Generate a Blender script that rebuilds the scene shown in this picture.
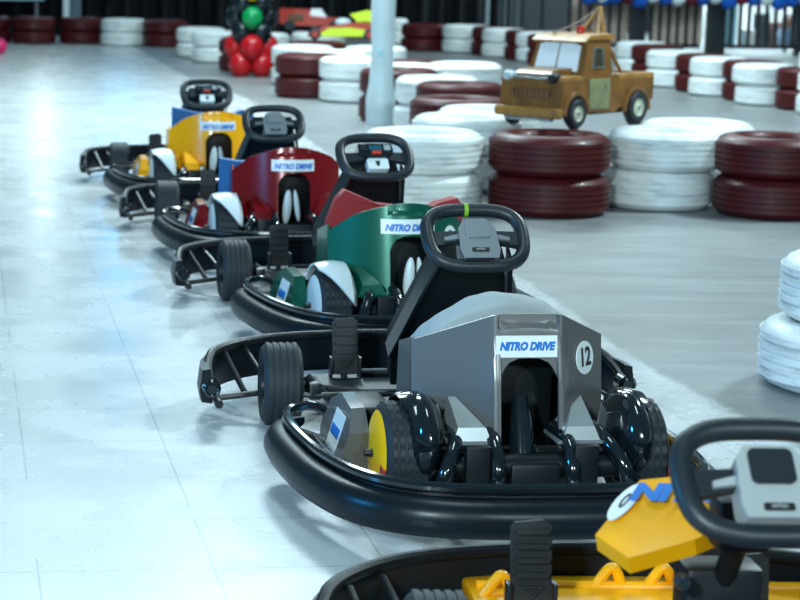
import bpy, bmesh, math, random
from mathutils import Vector, Matrix
random.seed(7)
PI = math.pi
C = bpy.context.scene
COL = C.collection
for o in list(bpy.data.objects):
    bpy.data.objects.remove(o)

# ------------------------------------------------------------------ camera, world, lights
F_PX, PX, CAM_H = 1993.5, 163.6, 1.5
PITCH = math.atan(352.4 / F_PX)
ROLL = math.radians(0.67)
cam_d = bpy.data.cameras.new('camera')
cam = bpy.data.objects.new('camera', cam_d)
COL.objects.link(cam)
cam_d.sensor_width = 36.0
cam_d.lens = F_PX / 800 * 36.0
cam_d.shift_x = (400 - PX) / 800
cam_d.clip_start = 0.1
cam_d.clip_end = 200
cam.matrix_world = (Matrix.Translation((0, 0, CAM_H)) @ Matrix.Rotation(PI / 2 - PITCH, 4, 'X')
                    @ Matrix.Rotation(ROLL, 4, 'Z'))
cam_d.dof.use_dof = True
cam_d.dof.focus_distance = 5.6
cam_d.dof.aperture_fstop = 5.6
C.camera = cam

C.view_settings.view_transform = 'Standard'
C.view_settings.look = 'None'
C.view_settings.gamma = 1
C.view_settings.exposure = 0.15

W = bpy.data.worlds.new('hall_light')
C.world = W
W.use_nodes = True
wn, wl = W.node_tree.nodes, W.node_tree.links
bg = wn['Background']
bg.inputs[0].default_value = (0.34, 0.66, 0.80, 1)
bg.inputs[1].default_value = 0.18

def area(name, loc, target, size, power, color, size_y=None):
    l = bpy.data.lights.new(name, 'AREA')
    l.energy = power
    l.color = color
    l.size = size
    if size_y:
        l.shape = 'RECTANGLE'
        l.size_y = size_y
    o = bpy.data.objects.new(name, l)
    COL.objects.link(o)
    o.location = loc
    d = Vector(target) - Vector(loc)
    o.rotation_euler = d.to_track_quat('-Z', 'Y').to_euler()
    return o

CW = (0.72, 0.94, 1.0)
area('hall_or_fill_lamp', (6.5, 11.5, 6.0), (1.6, 8, 0), 0.8, 520, CW)
area('hall_or_fill_lamp', (0.9, 5.8, 6.0), (0.9, 6.1, 0), 0.8, 70, CW, 2.0)
area('hall_or_fill_lamp', (-3.0, -4.0, 4.0), (1.0, 8, 0), 0.6, 780, CW)  # added fill from behind the camera, brightens the rear and left-facing panels
area('hall_or_fill_lamp', (3.0, -4.0, 4.0), (2.2, 9, 0), 0.6, 260, CW)  # weaker added fill from behind the camera for the right-hand faces
area('hall_or_fill_lamp', (-1.5, 15.0, 7.0), (0.0, 13.5, 0), 1.5, 330, CW, 3.0)
area('hall_or_fill_lamp', (1.0, 18.5, 6.5), (1.0, 19.0, 0), 2.0, 700, CW, 3.0)  # added overhead light that lifts the brightness of the far floor
area('hall_or_fill_lamp', (-1.0, 23.5, 7.5), (0.0, 22, 0), 2.0, 190, CW, 5.0)
area('hall_or_fill_lamp', (4.5, 20.0, 6.5), (4.5, 19.5, 0), 2.0, 270, CW, 4.0)
area('hall_or_fill_lamp', (8.0, 26.5, 4.5), (9.0, 32, 0.5), 1.5, 260, CW)  # added light to brighten the front of the wooden slats
area('hall_or_fill_lamp', (10.0, 33.5, 4.5), (10.0, 35.8, 0.5), 2.0, 1100, CW)  # added light beyond the fence, there to brighten the pale partition
area('stage_lamp', (-2.1, 34.0, 3.0), (-0.8, 8, 0), 0.35, 12, CW, 2.2)
area('stage_lamp', (0.35, 34.0, 4.9), (0.3, 8, 0), 0.6, 16, CW, 0.6)
area('blue_stage_lamp', (-0.75, 34.0, 3.3), (-0.2, 10, 0), 0.5, 18, (0.02, 0.45, 1.0), 0.8)
area('blue_spot', (-6.5, 4.5, 2.6), (0.6, 6.5, 0.2), 0.8, 230, (0.03, 0.42, 1.0))

# ------------------------------------------------------------------ materials
MATS = {}
def mat(name, color, rough=0.5, metal=0.0, coat=0.0, bump=0.0, bscale=60.0, vary=0.0, vscale=12.0, spec=0.5, emit=None):
    if name in MATS:
        return MATS[name]
    m = bpy.data.materials.new(name)
    m.use_nodes = True
    n, l = m.node_tree.nodes, m.node_tree.links
    p = n['Principled BSDF']
    p.inputs['Base Color'].default_value = (*color, 1)
    p.inputs['Roughness'].default_value = rough
    p.inputs['Metallic'].default_value = metal
    p.inputs['Coat Weight'].default_value = coat
    p.inputs['Coat Roughness'].default_value = 0.08
    p.inputs['Specular IOR Level'].default_value = spec
    if emit:
        p.inputs['Emission Color'].default_value = (*emit[0], 1)
        p.inputs['Emission Strength'].default_value = emit[1]
    tc = n.new('ShaderNodeTexCoord')
    if vary:
        t = n.new('ShaderNodeTexNoise')
        t.inputs['Scale'].default_value = vscale
        t.inputs['Detail'].default_value = 5
        l.new(tc.outputs['Object'], t.inputs['Vector'])
        r = n.new('ShaderNodeMapRange')
        r.inputs[1].default_value = 0.3
        r.inputs[2].default_value = 0.7
        r.inputs[3].default_value = 1 - vary
        r.inputs[4].default_value = 1.0
        l.new(t.outputs[0], r.inputs[0])
        mx = n.new('ShaderNodeVectorMath')
        mx.operation = 'SCALE'
        mx.inputs[0].default_value = color
        l.new(r.outputs[0], mx.inputs['Scale'])
        l.new(mx.outputs[0], p.inputs['Base Color'])
    if bump:
        t = n.new('ShaderNodeTexNoise')
        t.inputs['Scale'].default_value = bscale
        l.new(tc.outputs['Object'], t.inputs['Vector'])
        b = n.new('ShaderNodeBump')
        b.inputs['Strength'].default_value = bump
        b.inputs['Distance'].default_value = 0.01
        l.new(t.outputs[0], b.inputs['Height'])
        l.new(b.outputs[0], p.inputs['Normal'])
    MATS[name] = m
    return m

BLACKP = mat('black_plastic', (0.004, 0.007, 0.010), 0.45, spec=0.3, bump=0.04, vary=0.3, vscale=8)
BLACKG = mat('black_gloss', (0.006, 0.010, 0.014), 0.12, coat=0.6)
BLACKM = mat('black_steel', (0.010, 0.013, 0.016), 0.35, metal=0.0)
RUBBER = mat('tyre_rubber', (0.012, 0.018, 0.024), 0.62, bump=0.08, bscale=90)
BUMPR = mat('bumper_plastic', (0.006, 0.011, 0.016), 0.33, spec=0.28, bump=0.05, bscale=25, vary=0.35, vscale=6)
GRIP = mat('wheel_grip', (0.012, 0.018, 0.024), 0.42, bump=0.06, bscale=300)
PEDALM = mat('pedal_rubber', (0.009, 0.012, 0.015), 0.5)
GREYB = mat('charcoal_paint', (0.155, 0.155, 0.155), 0.32, metal=0.35, coat=0.15)
SILV = mat('silver_grey_paint', (0.34, 0.37, 0.38), 0.28, metal=0.5, coat=0.2)
GREENB = mat('green_metallic_paint', (0.002, 0.110, 0.068), 0.26, metal=0.3, coat=0.4)
REDB = mat('dark_red_paint', (0.20, 0.003, 0.006), 0.22, metal=0.1, coat=0.4, spec=0.35)
YELB = mat('yellow_paint', (0.97, 0.42, 0.002), 0.30, coat=0.2, spec=0.3)
YELD = mat('yellow_disc_plastic', (1.0, 0.52, 0.003), 0.4, spec=0.3)
WHITEP = mat('white_plastic', (0.72, 0.80, 0.82), 0.3)
STICK = mat('sticker_white', (0.80, 0.86, 0.88), 0.35)
STICKB = mat('sticker_blue', (0.003, 0.17, 0.58), 0.35)
INK = mat('black_ink', (0.01, 0.01, 0.012), 0.5)
REDINK = mat('red_mark', (0.35, 0.02, 0.015), 0.45)
SEATG = mat('grey_cushion_cloth', (0.36, 0.40, 0.41), 0.8, bump=0.25, bscale=22)
SEATR = mat('red_cushion_cloth', (0.32, 0.02, 0.025), 0.7, bump=0.3, bscale=18)
SEATB = mat('blue_cushion_cloth', (0.004, 0.12, 0.36), 0.6, bump=0.3, bscale=18)
HUBG = mat('hub_grey_plastic', (0.34, 0.37, 0.38), 0.35)
HUBS = mat('hub_silver_plastic', (0.25, 0.28, 0.30), 0.3, metal=0.4)
PANM = mat('floor_pan_steel', (0.028, 0.038, 0.046), 0.35, metal=0.4)
METAL = mat('bare_metal', (0.35, 0.38, 0.40), 0.3, metal=0.9)
TAPE = mat('lime_tape', (0.22, 0.48, 0.02), 0.5)
BUTR = mat('red_button', (0.6, 0.05, 0.02), 0.35)

# tyre paints: a coat with grime along the treads
def tyre_paint(name, color, dirt, rough):
    m = bpy.data.materials.new(name)
    m.use_nodes = True
    n, l = m.node_tree.nodes, m.node_tree.links
    p = n['Principled BSDF']
    p.inputs['Roughness'].default_value = rough
    p.inputs['Coat Weight'].default_value = 0.06
    p.inputs['Specular IOR Level'].default_value = 0.3
    tc = n.new('ShaderNodeTexCoord')
    mp = n.new('ShaderNodeMapping')
    mp.inputs['Scale'].default_value = (1, 1, 6)
    t = n.new('ShaderNodeTexNoise')
    t.inputs['Scale'].default_value = 3.5
    t.inputs['Detail'].default_value = 8
    t.inputs['Roughness'].default_value = 0.7
    l.new(tc.outputs['Object'], mp.inputs[0])
    l.new(mp.outputs[0], t.inputs['Vector'])
    r = n.new('ShaderNodeValToRGB')
    r.color_ramp.elements[0].position = 0.30
    r.color_ramp.elements[0].color = (*dirt, 1)
    r.color_ramp.elements[1].position = 0.52
    r.color_ramp.elements[1].color = (*color, 1)
    l.new(t.outputs[0], r.inputs[0])
    l.new(r.outputs[0], p.inputs['Base Color'])
    b = n.new('ShaderNodeBump')
    b.inputs['Strength'].default_value = 0.15
    b.inputs['Distance'].default_value = 0.01
    l.new(t.outputs[0], b.inputs['Height'])
    l.new(b.outputs[0], p.inputs['Normal'])
    return m
TWHITE = tyre_paint('white_tyre_paint', (0.82, 0.85, 0.84), (0.46, 0.50, 0.49), 0.42)
TMAROON = tyre_paint('maroon_tyre_paint', (0.078, 0.007, 0.008), (0.035, 0.005, 0.006), 0.45)

# ------------------------------------------------------------------ mesh helpers
def obj(name, bm, m, parent=None, sharp=35, loc=None):
    bmesh.ops.recalc_face_normals(bm, faces=bm.faces[:])
    for f in bm.faces:
        f.smooth = True
    me = bpy.data.meshes.new(name)
    bm.to_mesh(me)
    bm.free()
    me.set_sharp_from_angle(angle=math.radians(sharp))
    if isinstance(m, (list, tuple)):
        for q in m:
            me.materials.append(q)
    else:
        me.materials.append(m)
    o = bpy.data.objects.new(name, me)
    COL.objects.link(o)
    if parent is not None:
        o.parent = parent
    if loc is not None:
        o.location = loc
    return o

def tag(o, label=None, cat=None, group=None, kind=None):
    if label: o['label'] = label
    if cat: o['category'] = cat
    if group: o['group'] = group
    if kind: o['kind'] = kind
    return o

def thing(name, label, cat, loc=(0, 0, 0), rz=0, group=None):
    o = bpy.data.objects.new(name, None)
    COL.objects.link(o)
    o.location = loc
    o.rotation_euler = (0, 0, rz)
    return tag(o, label, cat, group)

def NB():
    return bmesh.new()

def box(bm, x0, x1, y0, y1, z0, z1, bev=0.0, mtx=None, mi=0):
    vs = [bm.verts.new((x, y, z)) for x in (x0, x1) for y in (y0, y1) for z in (z0, z1)]
    q = [(0, 1, 3, 2), (4, 6, 7, 5), (0, 4, 5, 1), (2, 3, 7, 6), (0, 2, 6, 4), (1, 5, 7, 3)]
    fs = [bm.faces.new([vs[i] for i in f]) for f in q]
    for f in fs: f.material_index = mi
    if bev:
        es = list({e for f in fs for e in f.edges})
        r = bmesh.ops.bevel(bm, geom=es, offset=bev, segments=2, affect='EDGES', profile=0.5)
        vs = list({v for f in r['faces'] for v in f.verts} | {v for v in vs if v.is_valid})
        for f in r['faces']: f.material_index = mi
    if mtx is not None:
        bmesh.ops.transform(bm, matrix=mtx, verts=[v for v in vs if v.is_valid])
    return bm

def tube(bm, pts, r, seg=10, closed=False, rb=None, cap=True):
    """round bar along pts; rb gives a second radius (world Z direction-ish)"""
    pts = [Vector(p) for p in pts]
    n = len(pts)
    rings = []
    up = Vector((0, 0, 1))
    prev = None
    for i, p in enumerate(pts):
        if closed:
            t = (pts[(i + 1) % n] - pts[i - 1]).normalized()
        else:
            t = (pts[min(i + 1, n - 1)] - pts[max(i - 1, 0)]).normalized()
        if prev is None:
            a = t.cross(up)
            if a.length < 0.1: a = t.cross(Vector((1, 0, 0)))
            a.normalize()
        else:
            a = (prev - t * prev.dot(t)).normalized()
        prev = a
        b = t.cross(a).normalized()
        rr = r[i] if isinstance(r, (list, tuple)) else r
        r2 = rb if rb else rr
        rings.append([bm.verts.new(p + a * math.cos(2 * PI * k / seg) * rr + b * math.sin(2 * PI * k / seg) * r2) for k in range(seg)])
    m = n if closed else n - 1
    for i in range(m):
        A, B = rings[i], rings[(i + 1) % n]
        for k in range(seg):
            bm.faces.new((A[k], A[(k + 1) % seg], B[(k + 1) % seg], B[k]))
    if not closed and cap:
        bm.faces.new(rings[0])
        bm.faces.new(rings[-1][::-1])
    return bm

def smooth_path(pts, sub=4, closed=False):
    """Catmull-Rom"""
    P = [Vector(p) for p in pts]
    n = len(P)
    out = []
    rng = n if closed else n - 1
    for i in range(rng):
        if closed:
            a, b, c, d = P[i - 1], P[i], P[(i + 1) % n], P[(i + 2) % n]
        else:
            a, b, c, d = P[max(i - 1, 0)], P[i], P[i + 1], P[min(i + 2, n - 1)]
        for s in range(sub):
            t = s / sub
            out.append(0.5 * ((2 * b) + (c - a) * t + (2 * a - 5 * b + 4 * c - d) * t * t + (3 * b - a - 3 * c + d) * t ** 3))
    if not closed: out.append(P[-1])
    return out

def sweep(bm, path, prof, closed_prof=True, taper=0, tz=0.14):
    """path: xy points; prof: (outward offset, z) list; outward = left of travel"""
    P = [Vector((p[0], p[1])) for p in path]
    n = len(P)
    rings = []
    for i in range(n):
        t = (P[min(i + 1, n - 1)] - P[max(i - 1, 0)]).normalized()
        nn = Vector((-t.y, t.x))
        f = 1.0
        if taper: f = min(1.0, 0.22 + 0.78 * min(i, n - 1 - i) / taper)
        rings.append([bm.verts.new((P[i].x + nn.x * o * f, P[i].y + nn.y * o * f, tz + (z - tz) * f)) for o, z in prof])
    k = len(prof)
    for i in range(n - 1):
        for j in range(k if closed_prof else k - 1):
            bm.faces.new((rings[i][j], rings[i][(j + 1) % k], rings[i + 1][(j + 1) % k], rings[i + 1][j]))
    if closed_prof:
        bm.faces.new(rings[0])
        bm.faces.new(rings[-1][::-1])
    return bm

def lathe(bm, prof, seg=48, axis='Z', closed=True, mi=None, center=(0, 0, 0), fn=None):
    """prof (r, h) revolved; axis Z or X"""
    rings = []
    for k in range(seg):
        a = 2 * PI * k / seg
        ring = []
        for j, (r, h) in enumerate(prof):
            if fn: r, h = fn(r, h, k, j)
            if axis == 'Z':
                co = (r * math.cos(a), r * math.sin(a), h)
            else:
                co = (h, r * math.cos(a), r * math.sin(a))
            ring.append(bm.verts.new((co[0] + center[0], co[1] + center[1], co[2] + center[2])))
        rings.append(ring)
    m = len(prof)
    for k in range(seg):
        A, B = rings[k], rings[(k + 1) % seg]
        for j in range(m if closed else m - 1):
            f = bm.faces.new((A[j], B[j], B[(j + 1) % m], A[(j + 1) % m]))
            if mi is not None: f.material_index = mi[j]
    if not closed:
        for e in (0, -1):
            if abs(prof[e][0]) > 1e-5:
                f = bm.faces.new([rings[k][e] for k in range(seg)])
                if mi is not None: f.material_index = mi[0 if e == 0 else -1]
    bmesh.ops.remove_doubles(bm, verts=bm.verts[:], dist=1e-6)
    return bm

def prism(bm, poly, fn0, fn1):
    """poly 2D list, fn maps (u,v)->3D for both caps"""
    A = [bm.verts.new(fn0(u, v)) for u, v in poly]
    B = [bm.verts.new(fn1(u, v)) for u, v in poly]
    n = len(poly)
    bm.faces.new(A)
    bm.faces.new(B[::-1])
    for i in range(n):
        bm.faces.new((A[i], A[(i + 1) % n], B[(i + 1) % n], B[i]))
    return bm

def bevel_all(bm, off, seg=2, ang=30):
    es = [e for e in bm.edges if len(e.link_faces) == 2 and e.calc_face_angle(0) > math.radians(ang)]
    bmesh.ops.bevel(bm, geom=es, offset=off, segments=seg, affect='EDGES', profile=0.5)
    return bm

def sheet(bm, xs, zlo, zhi, yf, rows=8, th=0.012, step=None):
    """curved panel seen along y: front surface y=yf(x,z), thickened to +y"""
    fr, bk = [], []
    for x in xs:
        a, b = zlo(x), zhi(x)
        c1, c2 = [], []
        for j in range(rows + 1):
            z = a + (b - a) * j / rows
            y = yf(x, z)
            c1.append(bm.verts.new((x, y, z)))
            c2.append(bm.verts.new((x, y + th, z)))
        fr.append(c1)
        bk.append(c2)
    n = len(xs)
    for i in range(n - 1):
        for j in range(rows):
            bm.faces.new((fr[i][j], fr[i + 1][j], fr[i + 1][j + 1], fr[i][j + 1]))
            bm.faces.new((bk[i][j], bk[i][j + 1], bk[i + 1][j + 1], bk[i + 1][j]))
        bm.faces.new((fr[i][0], bk[i][0], bk[i + 1][0], fr[i + 1][0]))
        bm.faces.new((fr[i][rows], fr[i + 1][rows], bk[i + 1][rows], bk[i][rows]))
    for i in (0, n - 1):
        for j in range(rows):
            bm.faces.new((fr[i][j], fr[i][j + 1], bk[i][j + 1], bk[i][j]))
    return bm

def ellipsoid(bm, c, r, u=24, v=14, mtx=None):
    g = bmesh.ops.create_uvsphere(bm, u_segments=u, v_segments=v, radius=1)
    M = Matrix.Translation(c) @ (mtx or Matrix.Identity(4)) @ Matrix.Diagonal((r[0], r[1], r[2], 1))
    bmesh.ops.transform(bm, matrix=M, verts=g['verts'])
    return bm

def text_mesh(s, size, bold=0.0, shear=0.0, ext=0.0006, sx=1.0):
    cu = bpy.data.curves.new('lettering', 'FONT')
    cu.body = s
    cu.size = size
    cu.shear = shear
    cu.offset = bold
    cu.extrude = ext
    cu.align_x = 'CENTER'
    cu.align_y = 'CENTER'
    cu.resolution_u = 3
    t = bpy.data.objects.new('lettering', cu)
    COL.objects.link(t)
    dg = bpy.context.evaluated_depsgraph_get()
    me = bpy.data.meshes.new_from_object(t.evaluated_get(dg))
    bm = bmesh.new()
    bm.from_mesh(me)
    bpy.data.objects.remove(t)
    bpy.data.curves.remove(cu)
    bpy.data.meshes.remove(me)
    bmesh.ops.scale(bm, vec=(sx, 1, 1), verts=bm.verts[:])
    return bm

def frame(origin, xdir, ydir):
    x = Vector(xdir).normalized()
    y = Vector(ydir)
    y = (y - x * y.dot(x)).normalized()
    z = x.cross(y)
    M = Matrix.Identity(4)
    for i in range(3):
        M[i][0], M[i][1], M[i][2], M[i][3] = x[i], y[i], z[i], origin[i]
    return M

def rounded_rect(w, h, r, seg=5):
    pts = []
    for cx, cy, a0 in ((w - r, h - r, 0), (-w + r, h - r, 90), (-w + r, -h + r, 180), (w - r, -h + r, 270)):
        for k in range(seg + 1):
            a = math.radians(a0 + 90 * k / seg)
            pts.append((cx + r * math.cos(a), cy + r * math.sin(a)))
    return pts

def plate(bm, poly, M, t0, t1):
    """flat prism in frame M between heights t0 and t1"""
    return prism(bm, poly, lambda u, v: M @ Vector((u, v, t0)), lambda u, v: M @ Vector((u, v, t1)))

# pixel <-> world helpers used only to lay the tyre stacks out on the ground
cp, sp, cr_, sr_ = math.cos(PITCH), math.sin(PITCH), math.cos(ROLL), math.sin(ROLL)
def ground(px, py, z=0.0):
    uu = (px - PX) / F_PX; vv = (300 - py) / F_PX
    u = uu * cr_ - vv * sr_; v = vv * cr_ + uu * sr_
    dx, dy, dz = u, cp + v * sp, -sp + v * cp
    t = (z - CAM_H) / dz
    return Vector((dx * t, dy * t, z))

# ------------------------------------------------------------------ floor
def floor_material():
    m = bpy.data.materials.new('hall_floor')
    m.use_nodes = True
    n, l = m.node_tree.nodes, m.node_tree.links
    p = n['Principled BSDF']
    tc = n.new('ShaderNodeTexCoord')
    sep = n.new('ShaderNodeSeparateXYZ')
    l.new(tc.outputs['Object'], sep.inputs[0])
    def math_(op, a, b=None, c=None):
        q = n.new('ShaderNodeMath')
        q.operation = op
        for i, v in enumerate((a, b, c)):
            if v is None: continue
            if isinstance(v, (int, float)): q.inputs[i].default_value = v
            else: l.new(v, q.inputs[i])
        return q.outputs[0]
    def noise(scale, detail=4, rough=0.5, vec=None, dist=0.0):
        t = n.new('ShaderNodeTexNoise')
        t.inputs['Scale'].default_value = scale
        t.inputs['Detail'].default_value = detail
        t.inputs['Roughness'].default_value = rough
        t.inputs['Distortion'].default_value = dist
        l.new(vec if vec is not None else tc.outputs['Object'], t.inputs['Vector'])
        return t.outputs[0]
    # the edge of the white coat as a curve x(y)
    cv = n.new('ShaderNodeFloatCurve')
    c = cv.mapping.curves[0]
    pts = [(0.0, 3.1), (4.0, 2.25), (6.43, 1.894), (6.88, 1.827), (7.5, 1.753), (8.48, 1.712), (9.57, 1.633), (14.7, 1.221), (20.0, 0.846), (23.4, 0.279), (31.3, -0.57), (40, -1.5)]
    pp = [(y / 40, (x + 2) / 6) for y, x in pts]
    c.points[0].location = pp[0]
    c.points[1].location = pp[-1]
    for q in pp[1:-1]:
        c.points.new(*q)
    cv.mapping.update()
    l.new(math_('DIVIDE', sep.outputs[1], 40.0), cv.inputs['Value'])
    edge = math_('SUBTRACT', math_('MULTIPLY', cv.outputs[0], 6.0), 2.0)
    wob = math_('MULTIPLY', math_('SUBTRACT', noise(5.0, 5, 0.65), 0.5), 0.14)
    d = math_('ADD', math_('SUBTRACT', sep.outputs[0], edge), wob)
    mask = n.new('ShaderNodeMapRange')
    mask.inputs[1].default_value = -0.02
    mask.inputs[2].default_value = 0.02
    l.new(d, mask.inputs[0])
    # tiles turned a little
    mp = n.new('ShaderNodeMapping')
    mp.inputs['Rotation'].default_value = (0, 0, math.radians(-5.8))
    mp.inputs['Location'].default_value = (0.012, 0, 0)
    l.new(tc.outputs['Object'], mp.inputs[0])
    s2 = n.new('ShaderNodeSeparateXYZ')
    l.new(mp.outputs[0], s2.inputs[0])
    T = 0.432
    def line(coord, off, w):
        f = math_('FRACT', math_('DIVIDE', math_('ADD', coord, off + 100 * T), T))
        return math_('LESS_THAN', math_('ABSOLUTE', math_('SUBTRACT', f, 0.5)), w)
    lines = math_('MAXIMUM', line(s2.outputs[0], OFFX, 0.0065), line(s2.outputs[1], OFFY, 0.0065))
    lines = math_('MULTIPLY', lines, math_('MULTIPLY', math_('GREATER_THAN', noise(1.6, 3), 0.43), 0.45))
    # scuffs: long thin scratches and grime
    mp2 = n.new('ShaderNodeMapping')
    mp2.inputs['Rotation'].default_value = (0, 0, math.radians(35))
    mp2.inputs['Scale'].default_value = (1.0, 7.0, 1)
    l.new(tc.outputs['Object'], mp2.inputs[0])
    sc = n.new('ShaderNodeMapRange')
    sc.inputs[1].default_value = 0.61
    sc.inputs[2].default_value = 0.72
    sc.inputs[4].default_value = 0.22
    l.new(noise(3.2, 9, 0.72, mp2.outputs[0], 0.6), sc.inputs[0])
    spots = n.new('ShaderNodeMapRange')
    spots.inputs[1].default_value = 0.68
    spots.inputs[2].default_value = 0.74
    spots.inputs[4].default_value = 0.35
    l.new(noise(16, 3), spots.inputs[0])
    cloud = n.new('ShaderNodeMapRange')
    cloud.inputs[1].default_value = 0.3
    cloud.inputs[2].default_value = 0.7
    cloud.inputs[3].default_value = 0.20
    cloud.inputs[4].default_value = 0.0
    l.new(noise(0.9, 5, 0.6), cloud.inputs[0])
    dirt = math_('ADD', math_('ADD', math_('MAXIMUM', lines, sc.outputs[0]), spots.outputs[0]), cloud.outputs[0])
    def mix(f, a, b):
        q = n.new('ShaderNodeMix')
        q.data_type = 'RGBA'
        for i, v in ((0, f), (6, a), (7, b)):
            if isinstance(v, tuple): q.inputs[i].default_value = v
            elif isinstance(v, float): q.inputs[i].default_value = v
            else: l.new(v, q.inputs[i])
        return q.outputs[2]
    white = mix(dirt, (0.60, 0.62, 0.63, 1), (0.15, 0.19, 0.20, 1))
    g2 = n.new('ShaderNodeMapRange')
    g2.inputs[1].default_value = 0.3
    g2.inputs[2].default_value = 0.7
    mp3 = n.new('ShaderNodeMapping')
    mp3.inputs['Scale'].default_value = (0.6, 3.0, 1)
    mp3.inputs['Rotation'].default_value = (0, 0, math.radians(-20))
    l.new(tc.outputs['Object'], mp3.inputs[0])
    l.new(noise(2.2, 8, 0.65, mp3.outputs[0]), g2.inputs[0])
    grey = mix(g2.outputs[0], (0.17, 0.178, 0.182, 1), (0.28, 0.29, 0.295, 1))
    l.new(mix(mask.outputs[0], white, grey), p.inputs['Base Color'])
    rr = n.new('ShaderNodeMapRange')
    rr.inputs[1].default_value = 0.3
    rr.inputs[2].default_value = 0.7
    rr.inputs[3].default_value = 0.20
    rr.inputs[4].default_value = 0.34
    l.new(noise(2.6, 5, 0.6), rr.inputs[0])
    rm = math_('ADD', rr.outputs[0], math_('MULTIPLY', mask.outputs[0], 0.16))
    l.new(rm, p.inputs['Roughness'])
    b = n.new('ShaderNodeBump')
    b.inputs['Strength'].default_value = 0.12
    b.inputs['Distance'].default_value = 0.01
    l.new(math_('SUBTRACT', noise(1.7, 3), math_('MULTIPLY', lines, 0.3)), b.inputs['Height'])
    l.new(b.outputs[0], p.inputs['Normal'])
    return m
OFFX, OFFY = 0.345 - 0.10 + 0.216, 0.30
bm = NB()
box(bm, -14, 22, -3, 42, -0.1, 0)
tag(obj('floor', bm, floor_material()), 'pale worn hall floor, white painted tiles beside bare grey concrete', 'floor', kind='structure')

# ------------------------------------------------------------------ karts
def wheel(parent, name, x, y, r, w, outward, disc=None, mark=False, steer=0.0, tread=False):
    """tyre whose outer side looks to x*outward"""
    e = r - 0.018
    prof = [(r * 0.50, -w * 0.40), (r * 0.60, -w * 0.47), (r * 0.85, -w * 0.5), (e + 0.006, -w * 0.46), (r - 0.004, -w * 0.38)]
    gs = 5
    for i in range(gs):
        a = -w * 0.34 + w * 0.68 * i / (gs - 1)
        prof += [(r, a - w * 0.05), (r, a + w * 0.05)]
        if i < gs - 1: prof += [(r - 0.004, a + w * 0.06), (r - 0.004, a + w * 0.11)]
    prof += [(r - 0.004, w * 0.38), (e + 0.006, w * 0.46), (r * 0.85, w * 0.5), (r * 0.60, w * 0.47), (r * 0.50, w * 0.40)]
    bm = NB()
    if tread:
        def fn(rr, h, k, j):
            return (rr - (0.005 if (k // 2 + j) % 2 else 0), h) if rr > r - 0.003 else (rr, h)
        lathe(bm, prof, 96, 'X', fn=fn)
    else:
        lathe(bm, prof, 56, 'X')
    t = obj(name, bm, RUBBER, parent, 30, (x, y, r))
    t.rotation_euler = (0, 0, steer)
    bm = NB()
    o = outward
    if disc is None:
        lathe(bm, [(0.0, o * w * 0.30), (r * 0.2, o * w * 0.30), (r * 0.22, o * w * 0.15), (r * 0.46, o * w * 0.10), (r * 0.53, o * w * 0.44), (r * 0.46, o * w * 0.44), (r * 0.42, 0), (0.0, 0)], 32, 'X')
        for k in range(5):
            a = 2 * PI * k / 5
            M = Matrix.Rotation(a, 4, 'X')
            box(bm, min(0, o * w * 0.22), max(0, o * w * 0.22), -0.012, 0.012, 0.01, r * 0.46, 0.002, M)
        obj('rim', bm, BLACKM, t)
    else:
        lathe(bm, [(0.0, o * w * 0.62), (r * 0.35, o * w * 0.60), (r * 0.75, o * w * 0.55), (r * 0.88, o * w * 0.46), (r * 0.88, o * w * 0.40), (0, o * w * 0.40)], 48, 'X')
        d = obj('wheel_disc', bm, disc, t)
        bm = NB()
        lathe(bm, [(0.0, o * w * 0.80), (0.010, o * w * 0.80), (0.012, o * w * 0.60), (0.0, o * w * 0.55)], 16, 'X')
        obj('hub_bolt', bm, BLACKM, d)
        if disc is YELD:
            bm = NB()
            M = Matrix.Rotation(math.radians(108), 4, 'X')
            box(bm, min(o * w * 0.575, o * w * 0.50), max(o * w * 0.575, o * w * 0.50), -0.016, 0.016, r * 0.58, r * 0.85, 0.001, M)
            obj('disc_mark', bm, REDINK, d)
    return t

def fender(parent, x, y, r, w, outward, m):
    """cap over the tyre: narrow in front, widening to the inner side at the back"""
    bm = NB()
    R = r + 0.020
    grid = []
    nA, nT = 20, 7
    for i in range(nA + 1):
        ph = math.radians(8 + (150 - 8) * i / nA)          # 0 = straight back, 90 = up
        row = []
        for j in range(nT + 1):
            t = j / nT                                       # 0 outer edge, 1 inner side
            start = 8 + 62 * (1 - t) ** 1.3
            pz = math.radians(start) + (math.radians(150) - math.radians(start)) * i / nA
            xx = outward * (w * (0.52 if m is WHITEP else 0.12) - t * w * (1.10 if m is WHITEP else 0.70))
            rr = R + 0.010 * math.sin(PI * t)
            if t > 0.95: rr = R - 0.03
            row.append((x + xx, y - rr * math.cos(pz), r + rr * math.sin(pz)))
        grid.append(row)
    th = 0.008
    A = [[bm.verts.new(p) for p in row] for row in grid]
    for i in range(nA):
        for j in range(nT):
            bm.faces.new((A[i][j], A[i + 1][j], A[i + 1][j + 1], A[i][j + 1]))
    bmesh.ops.recalc_face_normals(bm, faces=bm.faces[:])
    ret = bmesh.ops.solidify(bm, geom=bm.faces[:], thickness=th)
    return obj('fender', bm, m, parent, 50)

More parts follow.
